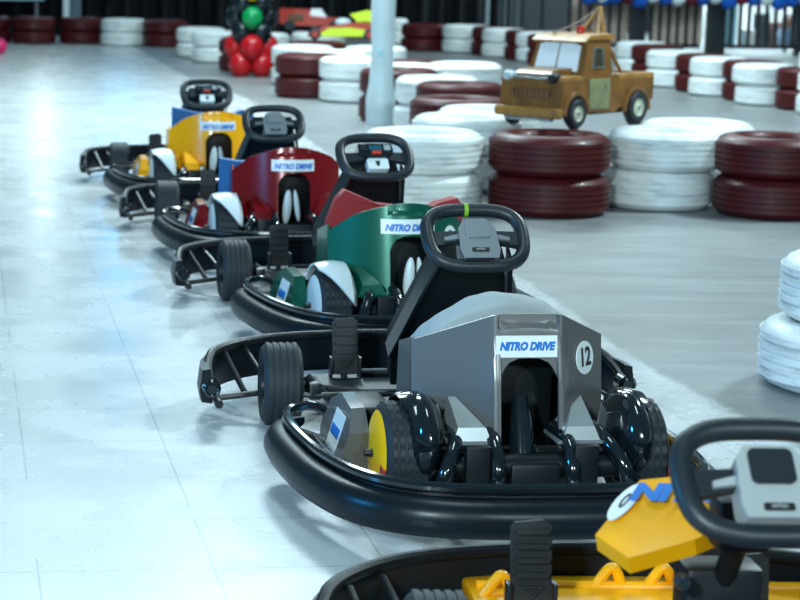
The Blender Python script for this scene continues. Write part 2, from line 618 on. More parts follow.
SW = Vector((0, 0.608, 0.636))
def steering_wheel(parent, style, tilt=45, off=(0, 0, 0), tape=False):
    t = math.radians(tilt)
    M = frame(SW + Vector(off), (1, 0, 0), (0, math.sin(t), math.cos(t)))   # x right, y up in the wheel, z to the driver
    def P(u, v, k=0.0): return M @ Vector((u, v, k))
    ring = []
    hw, hh = 0.146, 0.106
    for k in range(64):
        a = 2 * PI * k / 64
        c, s = math.cos(a), math.sin(a)
        e = 0.62
        u = hw * math.copysign(abs(c) ** e, c)
        v = hh * math.copysign(abs(s) ** e, s)
        u *= 1.0 - 0.05 * (v < 0) * abs(v) / hh
        ring.append(P(u, v))
    # resample evenly
    L = [0]
    for i in range(64): L.append(L[-1] + (ring[(i + 1) % 64] - ring[i]).length)
    pts = []
    for k in range(72):
        s = L[-1] * k / 72
        i = max(j for j in range(64) if L[j] <= s)
        f = (s - L[i]) / max(L[i + 1] - L[i], 1e-9)
        pts.append(ring[i].lerp(ring[(i + 1) % 64], f))
    bm = NB()
    tube(bm, pts, 0.0205, 14, closed=True)
    sw = obj('steering_wheel', bm, GRIP, parent)
    if tape:
        top = [p for p in pts if -0.024 < (M.inverted() @ p).x < -0.002 and (M.inverted() @ p).y > 0]
        top.sort(key=lambda p: (M.inverted() @ p).x)
        bm = NB()
        tube(bm, [top[0], top[-1]], 0.0218, 16)
        obj('rim_tape', bm, TAPE, sw)
    # spokes
    for s in (-1, 1):
        bm = NB()
        plate(bm, [(s * 0.03, -0.012), (s * 0.142, -0.038), (s * 0.142, 0.022), (s * 0.115, 0.018), (s * 0.03, 0.022)], M, -0.012, 0.008)
        bevel_all(bm, 0.004, 2)
        obj('spoke', bm, GRIP, sw)
    if style in ('silver', 'light'):
        hm = HUBS if style == 'silver' else HUBG
        bm = NB()
        plate(bm, [(-0.055, -0.085), (0.055, -0.085), (0.062, -0.06), (0.058, 0.03), (0.042, 0.055), (-0.042, 0.055), (-0.058, 0.03), (-0.062, -0.06)], M, -0.02, 0.030)
        if style == 'silver': bmesh.ops.transform(bm, matrix=M @ Matrix.Translation((0, -0.014, 0)) @ Matrix.Diagonal((0.82, 0.84, 1, 1)) @ M.inverted(), verts=bm.verts[:])
        bevel_all(bm, 0.010, 3)
        h = obj('hub', bm, hm, sw)
        bm = NB()
        plate(bm, [(u, v + 0.012) for u, v in rounded_rect(0.038, 0.034, 0.012)], M, 0.030, 0.036)
        bevel_all(bm, 0.002, 2)
        obj('hub_pad', bm, GRIP if style == 'light' else hm, h)
        bm = NB()
        plate(bm, [(u, v - 0.066) for u, v in rounded_rect(0.026, 0.007, 0.003)], M, 0.030, 0.0335)
        obj('label_plate', bm, INK, h)
        bm = text_mesh('NITRO', 0.009, 0.0002)
        bmesh.ops.transform(bm, matrix=M @ Matrix.Translation((0, -0.066, 0.0342)), verts=bm.verts[:])
        obj('label_lettering', bm, HUBG, h)
        for s in (-1, 1):
            bm = NB()
            plate(bm, [(s * 0.055, -0.014), (s * 0.10, -0.020), (s * 0.10, -0.008), (s * 0.055, 0.004)], M, 0.004, 0.016)
            bevel_all(bm, 0.003, 2)
            obj('spoke_cover', bm, hm, h)
    else:
        bm = NB()
        plate(bm, [(-0.075, 0.01), (-0.04, -0.02), (0.04, -0.02), (0.075, 0.01), (0.072, 0.05), (-0.072, 0.05)], M, -0.02, 0.028)
        bevel_all(bm, 0.006, 2)
        h = obj('hub', bm, BLACKG, sw)
        bm = NB()
        plate(bm, [(u, v - 0.05) for u, v in rounded_rect(0.045, 0.028, 0.010)], M, -0.01, 0.022)
        bevel_all(bm, 0.004, 2)
        obj('hub_plate', bm, WHITEP, h)
        bm = NB()
        plate(bm, [(-0.010, -0.036), (0.010, -0.036), (0.007, -0.058), (0, -0.064), (-0.007, -0.058)], M, 0.022, 0.0235)
        obj('shield_mark', bm, INK, h)
        bm = NB()
        plate(bm, [(u, v + 0.0) for u, v in rounded_rect(0.020, 0.007, 0.004)], M, 0.028, 0.036)
        obj('red_button', bm, BUTR, h)
        bm = NB()
        plate(bm, [(u, v + 0.028) for u, v in rounded_rect(0.028, 0.013, 0.003)], M, 0.027, 0.030)
        obj('display', bm, mat('display_glass', (0.02, 0.09, 0.12), 0.15), h)
        for s in (-1, 1):
            bm = NB()
            plate(bm, [(s * 0.05 + u, v + 0.028) for u, v in rounded_rect(0.014, 0.014, 0.004)], M, 0.027, 0.032)
            obj('button', bm, HUBG if s > 0 else BLACKM, h)
    return sw

def pedal(parent, x, y, z, w=0.085, h=0.19, lean=22):
    bm = NB()
    t = math.radians(lean)
    M = frame((x, y, z), (1, 0, 0), (0, -math.sin(t) * 0.25 , 1))
    M = frame((x, y, z), (1, 0, 0), (0, math.sin(t) * 0.4, 1))
    plate(bm, [(-w / 2, 0), (w / 2, 0), (w / 2, h - 0.012), (w * 0.3, h), (-w * 0.42, h - 0.006), (-w / 2, h - 0.016)], M, -0.006, 0.006)
    for k in range(4):
        v = 0.075 + k * 0.03
        plate(bm, [(u, q + v) for u, q in rounded_rect(w * 0.42, 0.0055, 0.003, 2)], M, 0.005, 0.020)
    tri = [(-0.026, 0.052), (0.026, 0.052), (0.0, 0.024)]
    inn = [(-0.015, 0.047), (0.015, 0.047), (0.0, 0.032)]
    for i in range(3):
        a, b, c, d = tri[i], tri[(i + 1) % 3], inn[(i + 1) % 3], inn[i]
        plate(bm, [a, b, c, d], M, 0.005, 0.016)
    p = obj('pedal', bm, PEDALM, parent)
    bm = NB()
    tube(bm, [M @ Vector((0, 0.02, -0.012)), (x, y + 0.02, 0.07)], 0.012)
    for s in (-1, 1):
        box(bm, x + s * (w / 2 + 0.006) - 0.004, x + s * (w / 2 + 0.006) + 0.004, y - 0.02, y + 0.02, 0.07, z + 0.06, 0.001)
    obj('pedal_arm', bm, BLACKM, p)
    return p

ROUND = [False]
def shell_y(x, z):
    a = abs(x)
    y = -0.035 - (0.53 - z) * 0.16
    if ROUND[0]: return y + 2.25 * a * a
    if a > 0.095: y += (a - 0.095) * 0.95
    return y

def make_kart(label, kx, ky, yaw, body, seatm, fend, disc, style, number, seat_style, pan=PANM, variant='full', name='go_kart', sw_off=(0, 0, 0), tape=False, ped=None, shell_dx=0.0):
    root = thing(name, label, 'go-kart', (kx, ky, 0), math.radians(yaw), 'go-karts parked in a staggered row')
    # ---- chassis rails
    bm = NB()
    for s in (-1, 1):
        tube(bm, smooth_path([(s * 0.26, -0.42, 0.075), (s * 0.27, 0.0, 0.075), (s * 0.30, 0.45, 0.070), (s * 0.22, 0.95, 0.070), (s * 0.22, 1.42, 0.075)], 4), 0.014)
    for yy in (-0.40, 0.30, 0.80, 1.36):
        tube(bm, [(-0.27, yy, 0.072), (0.27, yy, 0.072)], 0.012)
    tube(bm, [(-0.60, 0.36, 0.13), (-0.42, 0.30, 0.08), (-0.28, 0.28, 0.075)], 0.013)
    tube(bm, [(-0.55, 0.15, 0.15), (-0.50, -0.08, 0.09), (-0.28, -0.10, 0.08)], 0.013)
    tube(bm, [(0.44, 0.30, 0.12), (0.28, 0.28, 0.075)], 0.013)
    obj('chassis', bm, BLACKM, root)
    # ---- floor pan
    bm = NB()
    poly = [(-0.20, 1.40), (0.20, 1.40), (0.23, 0.95), (0.29, 0.5), (0.28, 0.16), (-0.28, 0.16), (-0.29, 0.5), (-0.23, 0.95)]
    plate(bm, poly, Matrix.Identity(4), 0.050, 0.060)
    for s in (-1, 1):
        plate(bm, [(s * 0.20, 1.30), (s * 0.40, 1.22), (s * 0.40, 1.05), (s * 0.22, 1.0)], Matrix.Identity(4), 0.085, 0.095)
    fp = obj('floor_pan', bm, pan, root)
    bm = NB()
    for s in (-1, 1):
        box(bm, s * 0.17 - 0.025, s * 0.17 + 0.025, 1.06, 1.10, 0.06, 0.075, 0.004)
    if pan is YELB:
        for (x, y) in ((-0.315, 1.36), (-0.06, 1.42), (0.055, 1.42), (0.16, 1.40)):
            tube(bm, smooth_path([(x - 0.05, y, 0.10), (x - 0.016, y, 0.15), (x, y, 0.165), (x + 0.014, y, 0.15), (x + 0.03, y, 0.10)], 3), 0.012)
        tube(bm, [(-0.36, 1.42, 0.120), (0.48, 1.42, 0.120)], 0.014)
        box(bm, -0.38, 0.50, 1.00, 1.50, 0.085, 0.122, 0.008)
        obj('heel_rest', bm, YELB, fp)
    else:
        obj('heel_rest', bm, BLACKP, fp)
    # ---- front bumper
    xs = [(-0.735, 0.93), (-0.735, 1.02), (-0.715, 1.14), (-0.66, 1.27), (-0.56, 1.39), (-0.42, 1.475), (-0.22, 1.525), (0, 1.54)]
    path = xs + [(-a, b) for a, b in xs[-2::-1]]
    path = [(p.x * 0.93 - 0.055, p.y - 0.02 + 0.08 * (1.54 - p.y) / 0.6) for p in smooth_path([(a, b, 0) for a, b in path], 4)]
    bm = NB()
    sweep(bm, path, [(-0.008, 0.055), (0.026, 0.06), (0.034, 0.10), (0.026, 0.165), (0.0, 0.17), (-0.008, 0.12)])
    fb = obj('front_bumper', bm, BUMPR, root)
    bm = NB()
    pz = []
    for a, b in path:
        drop = max(0, (1.20 - b)) * 0.26
        pz.append((a, b, 0.178 - drop))
    tube(bm, pz, 0.016)
    obj('bumper_rail', bm, BLACKP, fb)
    for s in (-1, 1):
        bm = NB()
        M = Matrix.Translation((s * 0.735 * 0.93 - 0.055, 0.975, 0.112)) @ Matrix.Rotation(PI / 2, 4, 'Z')
        lathe(bm, [(0, -0.03), (0.022, -0.03), (0.030, -0.022), (0.030, 0.035), (0, 0.035)], 24, 'X')
        lathe(bm, [(0.016, -0.032), (0.020, -0.036), (0.024, -0.030)], 24, 'X')
        bmesh.ops.transform(bm, matrix=M, verts=bm.verts[:])
        e = obj('bumper_end', bm, BLACKG, fb)
        bm = NB()
        tube(bm, [(s * 0.655 - 0.055, 0.98, 0.055), (s * 0.655 - 0.055, 1.08, 0.055)], 0.014)
        tube(bm, [(s * 0.655 - 0.055, 1.05, 0.06), (s * 0.56, 1.06, 0.075), (s * 0.24, 1.10, 0.075)], 0.010)
        tube(bm, [(s * 0.56 - 0.055, 1.08, 0.072), (s * 0.60 - 0.055, 1.28, 0.16)], 0.010)
        tube(bm, [(s * 0.52, 1.06, 0.075), (s * 0.52 - 0.055, 1.39, 0.16)], 0.009)
        obj('bumper_bracket', bm, BLACKM, fb)
    # ---- front wheels and steering rods
    for s in (-1, 1):
        wheel(root, 'front_wheel', s * 0.520 if s < 0 else 0.425, 0.938, 0.132, 0.125, s, steer=math.radians(-3))
    bm = NB()
    tube(bm, [(-0.47, 0.938, 0.125), (-0.25, 0.93, 0.10), (0.25, 0.93, 0.10), (0.38, 0.938, 0.125)], 0.013)
    tube(bm, [(-0.47, 0.86, 0.11), (-0.05, 0.84, 0.12), (0.05, 0.84, 0.12), (0.38, 0.86, 0.11)], 0.008)
    for s in (-1, 1):
        s = s * (1 if s < 0 else 0.8)
        box(bm, s * 0.42 - 0.02, s * 0.42 + 0.02, 0.85, 0.97, 0.095, 0.15, 0.006)
        tube(bm, [(s * 0.36, 0.90, 0.08), (s * 0.44, 0.90, 0.16)], 0.014)
    obj('front_axle', bm, BLACKM, root)
    # ---- pedals
    for a_ in (ped or ((-0.262, 1.19, 0.105), (0.262, 1.19, 0.105))): pedal(root, *a_)
    # ---- steering column
    bm = NB()
    top = SW + Vector((0, 0.035, -0.035))
    A = Vector((0, 0.60, 0.62)); B = Vector((0, 0.96, 0.10))
    d = (B - A).normalized()
    M = frame(A, (1, 0, 0), d)     # y runs down the column, z points back-down
    Ln = (B - A).length
    wt, wb = (0.105, 0.080)
    if variant == 'full':
        plate(bm, [(-wt, 0.02), (wt - 0.005, 0.02), (0.17, 0.40), (0.15, Ln - 0.06), (-0.17, Ln - 0.06), (-0.195, 0.40)], M, -0.03, 0.05)
        bevel_all(bm, 0.012, 3)
        sc = obj('steering_column', bm, BLACKP, root)
        for s in (-1, 1):
            bm = NB()
            wq = 0.198 if s < 0 else 0.172
            plate(bm, [(s * wt, 0.0), (s * (wt + 0.010), 0.0), (s * (wq + 0.008), 0.41), (s * wq, 0.41)], M, -0.062, 0.0)
            bevel_all(bm, 0.003, 2)
            obj('column_edge', bm, BLACKG, sc)
        bm = NB()
        for k in range(3):
            box(bm, -0.05 + k * 0.04, -0.035 + k * 0.04, 0.08, 0.20, 0.048, 0.056, 0.002, M)
        obj('column_ribs', bm, BLACKM, sc)
    else:
        tube(bm, [(0, 0.62, 0.60), (0, 0.98, 0.12)], 0.022)
        box(bm, -0.05, 0.05, 0.70, 0.78, 0.42, 0.52, 0.012)
        box(bm, -0.075, 0.075, 0.80, 0.90, 0.06, 0.36, 0.015)
        sc = obj('steering_column', bm, BLACKP, root)
        bm = NB()
        lathe(bm, [(0, -0.012), (0.012, -0.012), (0.015, -0.006), (0.015, 0.012), (0, 0.012)], 20, 'X', center=(0, 0, 0))
        bmesh.ops.transform(bm, matrix=Matrix.Translation((-0.105, 0.72, 0.36)) @ Matrix.Rotation(PI / 2, 4, 'Z'), verts=bm.verts[:])
        obj('column_clamp', bm, PANM, sc)
    steering_wheel(root, style, off=sw_off, tape=tape)
    # ---- rear bumper
    pts = [(-0.530, 0.43), (-0.590, 0.37), (-0.612, 0.24), (-0.605, 0.06), (-0.580, -0.14), (-0.52, -0.34), (-0.42, -0.46), (-0.27, -0.515), (-0.05, -0.530),
           (0.14, -0.525), (0.29, -0.49), (0.38, -0.40), (0.420, -0.25), (0.430, -0.02), (0.420, 0.18), (0.40, 0.33), (0.37, 0.42)]
    path = [(p.x, p.y) for p in smooth_path([(a, b, 0) for a, b in pts], 5)]
    path = path[::-1]     # outward is to the left of travel
    bm = NB()
    prof = [(-0.02, 0.075), (0.020, 0.056), (0.048, 0.064), (0.062, 0.095), (0.060, 0.125), (0.044, 0.150), (0.010, 0.160), (-0.015, 0.155)]
    sweep(bm, path, prof, taper=9)
    rb = obj('rear_bumper', bm, BUMPR, root, 60)
    bm = NB()
    rail = [(a, b, 0.178) for a, b in path]
    # the rail sits a little inside the band
    P = [Vector(p) for p in rail]
    rr = []
    for i, p in enumerate(P):
        t = (P[min(i + 1, len(P) - 1)] - P[max(i - 1, 0)]).normalized()
        rr.append(p + Vector((t.y, -t.x, 0)) * 0.006)
    ends = []
    for q, w2 in ((rr[0], rr[2]), (rr[-1], rr[-3])):
        dd = (q - w2).normalized()
        sx = -1 if q.x > 0 else 1
        ends.append([q + dd * 0.02 + Vector((sx * 0.012, 0, -0.004)), q + dd * 0.03 + Vector((sx * 0.04, 0, -0.02)), q + dd * 0.0 + Vector((sx * 0.07, 0, -0.06)), q + dd * -0.03 + Vector((sx * 0.09, 0, -0.10))])
    tube(bm, ends[0][::-1] + rr + ends[1], 0.015)
    obj('bumper_rail', bm, BLACKG, rb)
    bm = NB()
    sweep(bm, path[4:-4], [(-0.022, 0.085), (-0.012, 0.085), (-0.012, 0.165), (-0.022, 0.165)], taper=7)
    obj('bumper_backing', bm, BLACKM, rb)
    # ---- rear axle, motor and hoses
    bm = NB()
    tube(bm, [(-0.36, 0, 0.143), (0.34, 0, 0.143)], 0.016)
    tube(bm, [(-0.25, -0.13, 0.135), (0.25, -0.13, 0.135)], 0.034, 16)
    box(bm, -0.07, 0.07, -0.175, -0.05, 0.05, 0.15, 0.012)
    ra = obj('rear_axle', bm, BLACKP, root)
    for x in (-0.215, -0.11, 0.095, 0.205):
        bm = NB()
        s = -1 if x < 0 else 1
        k = 0.03 if abs(x) > 0.15 else 0.0
        tube(bm, smooth_path([(x - s * 0.01, -0.03, 0.215), (x, -0.13, 0.20), (x + s * k, -0.185, 0.15), (x + s * k * 1.6, -0.19, 0.09), (x + s * k * 2, -0.16, 0.05)], 5), 0.021, 12)
        obj('axle_hoop', bm, BLACKG, ra)
    for x in (-0.165, 0.130):
        bm = NB()
        box(bm, x - 0.033, x + 0.033, -0.195, -0.165, 0.055, 0.205, 0.005)
        obj('shell_bracket', bm, BLACKP, ra)
    bm = NB()
    box(bm, -0.02, 0.02, -0.212, -0.17, 0.060, 0.072, 0.002)
    obj('tow_plate', bm, METAL, ra)
    # ---- rear wheels and fenders
    wheel(root, 'rear_wheel', -0.335, 0, 0.143, 0.125, -1, disc, tread=True)
    wheel(root, 'rear_wheel', 0.325, 0, 0.143, 0.115, 1, disc, tread=True)
    fender(root, -0.335, 0, 0.143, 0.125, -1, fend)
    fender(root, 0.325, 0, 0.143, 0.115, 1, fend)
    if fend is BLACKG:
        for s in (-1, 1):
            bm = NB()
            ellipsoid(bm, (s * 0.290, -0.02, 0.195), (0.058, 0.160, 0.120))
            obj('fender_bulge', bm, BLACKG, root)
    # ---- side pod with a sticker
    bm = NB()
    Mx = Matrix.Identity(4)
    pod = [(0.08, 0.06), (0.33, 0.06), (0.42, 0.12), (0.40, 0.205), (0.30, 0.245), (0.14, 0.235), (0.07, 0.18)]
    prism(bm, pod, lambda u, v: (-0.50 + (v - 0.06) * 0.30, u, v), lambda u, v: (-0.405, u + 0.01, v))
    bevel_all(bm, 0.012, 3)
    po = obj('side_pod', bm, body if body is not GREYB else BLACKP if False else body, root)
    bm = NB()
    box(bm, -0.405, -0.31, 0.19, 0.40, 0.16, 0.225, 0.012)
    box(bm, -0.405, -0.30, 0.22, 0.42, 0.07, 0.15, 0.010)
    obj('motor_housing', bm, BLACKP, po)
    bm = NB()
    n0 = Vector((-0.50 + (0.10 - 0.06) * 0.30 - 0.0015, 0.14, 0.10))
    n1 = Vector((-0.50 + (0.205 - 0.06) * 0.30 - 0.0015, 0.14, 0.205))
    for k, (a, b, mm, nm, off) in enumerate(((0, 1, STICK, 'pod_sticker', 0.0), (0.35, 0.62, STICKB, 'sticker_stripe', 0.001))):
        bm = NB()
        p0, p1 = n0.lerp(n1, a), n0.lerp(n1, b)
        w0, w1 = (0.02, 0.15) if k == 0 else (0.03, 0.14)
        vs = [p0 + Vector((-off, w0, 0)), p0 + Vector((-off, w1, 0)), p1 + Vector((-off, w1, 0)), p1 + Vector((-off, w0, 0))]
        A_ = [bm.verts.new(v) for v in vs]
        B_ = [bm.verts.new(v + Vector((0.003, 0, 0))) for v in vs]
        bm.faces.new(A_); bm.faces.new(B_[::-1])
        for i in range(4): bm.faces.new((A_[i], A_[(i + 1) % 4], B_[(i + 1) % 4], B_[i]))
        if k == 0: st = obj(nm, bm, mm, po)
        else: obj(nm, bm, mm, st)
    ROUND[0] = body is not GREYB
    if True:
        # ---- seat shell
        def zhi(x):
            a = abs(x)
            if ROUND[0]: return 0.538 - 1.25 * a * a - (0.3 * (a - 0.2) if a > 0.2 else 0)
            return 0.53 if a <= 0.095 else 0.53 - (a - 0.095) * 0.52
        def zlo(x):
            a = abs(x)
            if a < 0.0801:
                return 0.415 - 0.055 * (a / 0.080) ** 4
            if a < 0.20: return 0.175
            return 0.175 + (a - 0.20) * 1.0
        def yf(x, z):
            y = shell_y(x, z)
            if abs(x) < 0.085 and z > 0.495: y += 0.018 * min(1, (z - 0.495) / 0.01)
            if not ROUND[0] and 0.08 < abs(x) < 0.11 and z < 0.46: y -= 0.012 * min(1, (0.46 - z) / 0.1)
            return y
        bm = NB()
        for grp in ([-0.285, -0.265, -0.22, -0.20, -0.16, -0.12, -0.098, -0.092, -0.086, -0.0802],
                    [-0.0802, -0.076, -0.068, -0.055, -0.03, 0.0, 0.03, 0.055, 0.068, 0.076, 0.0802],
                    [0.0802, 0.086, 0.092, 0.098, 0.12, 0.16, 0.20, 0.22, 0.235, 0.248]):
            if abs(grp[0]) > 0.079 and len(grp) == 11:
                sheet(bm, grp, lambda x: 0.415 - 0.055 * min(1, abs(x) / 0.0802) ** 4, zhi, yf, 20)
            else:
                sheet(bm, grp, lambda x: 0.175 if abs(x) <= 0.20 else 0.175 + (abs(x) - 0.20) * 1.0, zhi, yf, 30)
        # side cheeks that run forward
        for s, xe in ((-1, -0.285), (1, 0.248)):
            y0 = shell_y(xe, 0.35)
            prism(bm, [(0.255, 0.0), (0.44 if s < 0 else 0.448, 0.0), (0.40, 0.16), (0.24, 0.20)],
                  lambda u, v, xe=xe, s=s: (xe, shell_y(xe, u) + v, u), lambda u, v, xe=xe, s=s: (xe - s * 0.010, shell_y(xe, u) + v, u))
        sh = obj('seat_shell', bm, body, root, 25)
        sh.location.x = shell_dx
        # two feet under the shell
        fm = SILV if body is GREYB else body
        for c in (-0.168, 0.132):
            bm = NB()
            y0 = shell_y(0.15, 0.25)
            hw = 0.058
            top = 0.300
            pk = -0.030 if c < 0 else 0.022
            vs = [(c - hw, y0 + 0.02, 0.205), (c + hw, y0 + 0.02, 0.205), (c + hw - 0.006, y0 - 0.105, 0.205), (c - hw + 0.006, y0 - 0.105, 0.205),
                  (c - hw + 0.020, y0 - 0.095, 0.240), (c + hw - 0.020, y0 - 0.095, 0.240), (c + pk + 0.010, y0 + 0.02, top), (c + pk - 0.010, y0 + 0.02, top)]
            V = [bm.verts.new(v) for v in vs]
            for f in ((0, 1, 2, 3), (3, 2, 5, 4), (4, 5, 6, 7), (2, 1, 6, 5), (0, 3, 4, 7), (1, 0, 7, 6)):
                bm.faces.new([V[i] for i in f])
            bevel_all(bm, 0.006, 2)
            sgn = -1 if c < 0 else 1
            # wing plate outward, rim plate below
            plate(bm, [(c - hw - 0.01, y0 - 0.115), (c + hw + 0.01, y0 - 0.115), (c + hw + 0.01, y0 + 0.02), (c - hw - 0.01, y0 + 0.02)], Matrix.Identity(4), 0.197, 0.205)
            xo = c + sgn * hw
            prism(bm, [(0.0, 0.205), (0.055, 0.205), (0.065, 0.23), (0.02, 0.29)],
                  lambda u, v, xo=xo, sgn=sgn: (xo + sgn * u, y0 - 0.05 + u * 1.2, v), lambda u, v, xo=xo, sgn=sgn: (xo + sgn * u, y0 - 0.04 + u * 1.2, v))
            obj('shell_foot', bm, fm, sh)
        # sticker with the wording, following the shell
        bm = NB()
        x0, x1 = -0.092, 0.078
        z0, z1 = 0.418, 0.476
        if ROUND[0]: x0, x1, z0, z1 = -0.112, 0.100, 0.424, 0.480
        cols = [x0 + (x1 - x0) * k / 8 for k in range(9)]
        sheet(bm, cols, lambda x: z0 + (0.004 if body is YELB else 0), lambda x: z1, lambda x, z: shell_y(x, z) - 0.004, 4, 0.0035)
        stk = obj('shell_sticker', bm, STICK, sh)
        bm = text_mesh('NITRO DRIVE', 0.030, 0.0018, 0.25, 0.0006, 0.90)
        cx = (x0 + x1) / 2
        M = frame((cx, shell_y(0, 0.447) - 0.0052, 0.447), (1, 0, 0), (0, shell_y(0, 0.5) - shell_y(0, 0.4), 0.1))
        wd = max(v.co.x for v in bm.verts) - min(v.co.x for v in bm.verts)
        bmesh.ops.scale(bm, vec=((0.19 if ROUND[0] else 0.155) / wd, 1.15 if ROUND[0] else 1, 1), verts=bm.verts[:])
        bmesh.ops.transform(bm, matrix=M, verts=bm.verts[:])
        if ROUND[0]:
            for v in bm.verts: v.co.y += 2.25 * v.co.x ** 2
        obj('sticker_lettering', bm, STICKB, stk)
        # number disc on the right flank
        if number:
            pc = Vector((0.176, shell_y(0.176, 0.40), 0.40))
            tx = Vector((1, 0.95, 0)).normalized()
            ty = Vector((0, shell_y(0.188, 0.5) - shell_y(0.188, 0.4), 0.1))
            M = frame(pc, tx, ty)
            bm = NB()
            plate(bm, [(0.046 * math.cos(2 * PI * k / 32), 0.046 * math.sin(2 * PI * k / 32)) for k in range(32)], M, 0.002, 0.0045)
            nd = obj('number_disc', bm, STICK, sh)
            bm = text_mesh(number, 0.072, 0.0016, 0, 0.0006, 0.85)
            bmesh.ops.transform(bm, matrix=M @ Matrix.Translation((0, 0, 0.0055)), verts=bm.verts[:])
            obj('number_lettering', bm, INK, nd)
        # black boxes put in as the dark void behind the opening
        bm = NB()
        box(bm, -0.13, 0.11, 0.08, 0.14, 0.07, 0.42, 0.01)
        box(bm, -0.24, 0.22, 0.16, 0.20, 0.07, 0.40, 0.01)
        st = obj('dark_seat_backing', bm, BLACKP, root)
        bm = NB()
        if fend is BLACKG:
            tube(bm, [(-0.012, -0.08, 0.12), (-0.012, -0.05, 0.22), (-0.012, -0.02, 0.30)], [0.040, 0.032, 0.022], 16)
            obj('charge_post', bm, BLACKG, st)
        else:
            ellipsoid(bm, (-0.030, -0.03, 0.245), (0.022, 0.018, 0.085), mtx=Matrix.Rotation(math.radians(4), 4, 'Y'))
            obj('charge_post', bm, WHITEP, st)
            bm = NB()
            ellipsoid(bm, (0.020, -0.02, 0.25), (0.014, 0.015, 0.080), mtx=Matrix.Rotation(math.radians(-8), 4, 'Y'))
            obj('charge_post', bm, WHITEP, st)
    # ---- seat with its cover
    if seat_style == 'hood':
        bm = NB()
        N, Mr = 72, 12
        grid = []
        for i in range(N + 1):
            t = -1 + 2 * i / N
            x = 0.243 * math.sin(t * PI / 2) - 0.018
            ht = 0.395 + 0.158 * max(0, 1 - (abs(x + 0.018) / 0.243) ** 2.0) ** 0.75
            row = []
            for j in range(Mr + 1):
                s = j / Mr
                # over the top rim from behind to the front
                a = s * PI
                y = 0.17 - 0.055 * math.cos(a) + 0.10 * abs(t) ** 2
                z = ht - 0.03 + 0.035 * math.sin(a) + 0.003 * math.sin(i * 0.35 + j * 0.5) + 0.0012 * math.sin(i * 0.8 - j * 0.9)
                row.append((x, y, z))
            row.insert(0, (x * 0.95, row[0][1] + 0.02, max(0.2, row[0][2] - 0.14)))
            row.append((x * 0.93, row[-1][1] - 0.0, max(0.16, row[-1][2] - 0.16)))
            grid.append([bm.verts.new(p) for p in row])
        for i in range(N):
            for j in range(len(grid[0]) - 1):
                bm.faces.new((grid[i][j], grid[i + 1][j], grid[i + 1][j + 1], grid[i][j + 1]))
        bmesh.ops.recalc_face_normals(bm, faces=bm.faces[:])
        bmesh.ops.solidify(bm, geom=bm.faces[:], thickness=0.015)
        seat = obj('seat', bm, seatm, root, 80)
    else:
        bm = NB()
        poly = seat_style
        prism(bm, poly, lambda u, v: (u, 0.165 + 0.15 * max(0, abs(u) - 0.1), v), lambda u, v: (u * 0.97, 0.235 + 0.15 * max(0, abs(u) - 0.1), v))
        bevel_all(bm, 0.012, 3, 50)
        seat = obj('seat', bm, seatm, root, 70)
    bm = NB()
    box(bm, -0.20, 0.18, 0.22, 0.60, 0.075, 0.14, 0.03)
    obj('seat_cushion', bm, seatm, root)
    return root

SK3 = [(-0.30, 0.24), (-0.305, 0.44), (-0.272, 0.53), (-0.236, 0.567), (-0.104, 0.512), (0.10, 0.49), (0.145, 0.515), (0.225, 0.532), (0.25, 0.50), (0.24, 0.30)]
SK2 = [(-0.342, 0.27), (-0.342, 0.462), (-0.24, 0.448), (0.10, 0.45), (0.20, 0.44), (0.20, 0.27)]
SK1 = [(-0.262, 0.30), (-0.262, 0.547), (-0.118, 0.517), (0.10, 0.50), (0.16, 0.53), (0.24, 0.522), (0.245, 0.30)]
SK5 = [(-0.25, 0.25), (-0.25, 0.36), (0.25, 0.36), (0.25, 0.25)]
make_kart('dark grey go-kart numbered 12 with a yellow wheel disc and grey seat hood', 0.987, 5.351, 5.7, GREYB, SEATG, BLACKG, YELD, 'silver', '12', 'hood', sw_off=(0.012, 0, 0.012), tape=True)
make_kart('green go-kart with a red seat cover and white rear fenders', 0.975, 7.666, 9.8, GREENB, SEATR, WHITEP, WHITEP, 'dash', '8', SK3, shell_dx=-0.035, sw_off=(0, 0, 0.015))
make_kart('dark red go-kart with a blue seat cover, in front of the green one', 0.631, 9.81, 6.3, REDB, SEATB, WHITEP, WHITEP, 'silver', None, SK2, sw_off=(0, 0, -0.035))
make_kart('yellow go-kart with a blue seat cover, farthest in the row', 0.315, 11.953, 5.8, YELB, SEATB, WHITEP, WHITEP, 'dash', None, SK1, sw_off=(0, 0, -0.04))
K5 = make_kart('nearest go-kart, cut off by the frame, with yellow floor and large steering wheel', 1.08, 2.81, 1.0, YELB, SEATB, BLACKG, YELD, 'light', None, SK5, pan=YELB, variant='fairing',
               sw_off=(-0.033, -0.108, -0.025), ped=((-0.285, 1.19, 0.145), (0.175, 1.19, 0.075)))
# yellow nose fairing with number badge on the nearest kart
Q = {k: Vector(v) for k, v in dict(P1=(-0.242, 0.84, 0.413), P2=(-0.12, 1.0, 0.478), P3=(0.077, 1.0, 0.500), P4=(0.075, 0.86, 0.455), P5=(-0.076, 0.76, 0.430), P6=(-0.198, 0.76, 0.393), C1=(-0.165, 0.81, 0.428), C2=(-0.03, 0.86, 0.458)).items()}
bm = NB()
T = {k: bm.verts.new(v) for k, v in Q.items()}
U = {k: bm.verts.new(v + Vector((0.01, 0.015, -0.035))) for k, v in Q.items()}
for f in (('P1', 'P2', 'C1'), ('C1', 'P2', 'C2'), ('C2', 'P2', 'P3', 'P4'), ('P1', 'C1', 'P6'), ('C1', 'C2', 'P5', 'P6'), ('C2', 'P4', 'P5')):
    bm.faces.new([T[k] for k in f]); bm.faces.new([U[k] for k in f][::-1])
rim = ['P1', 'P2', 'P3', 'P4', 'P5', 'P6']
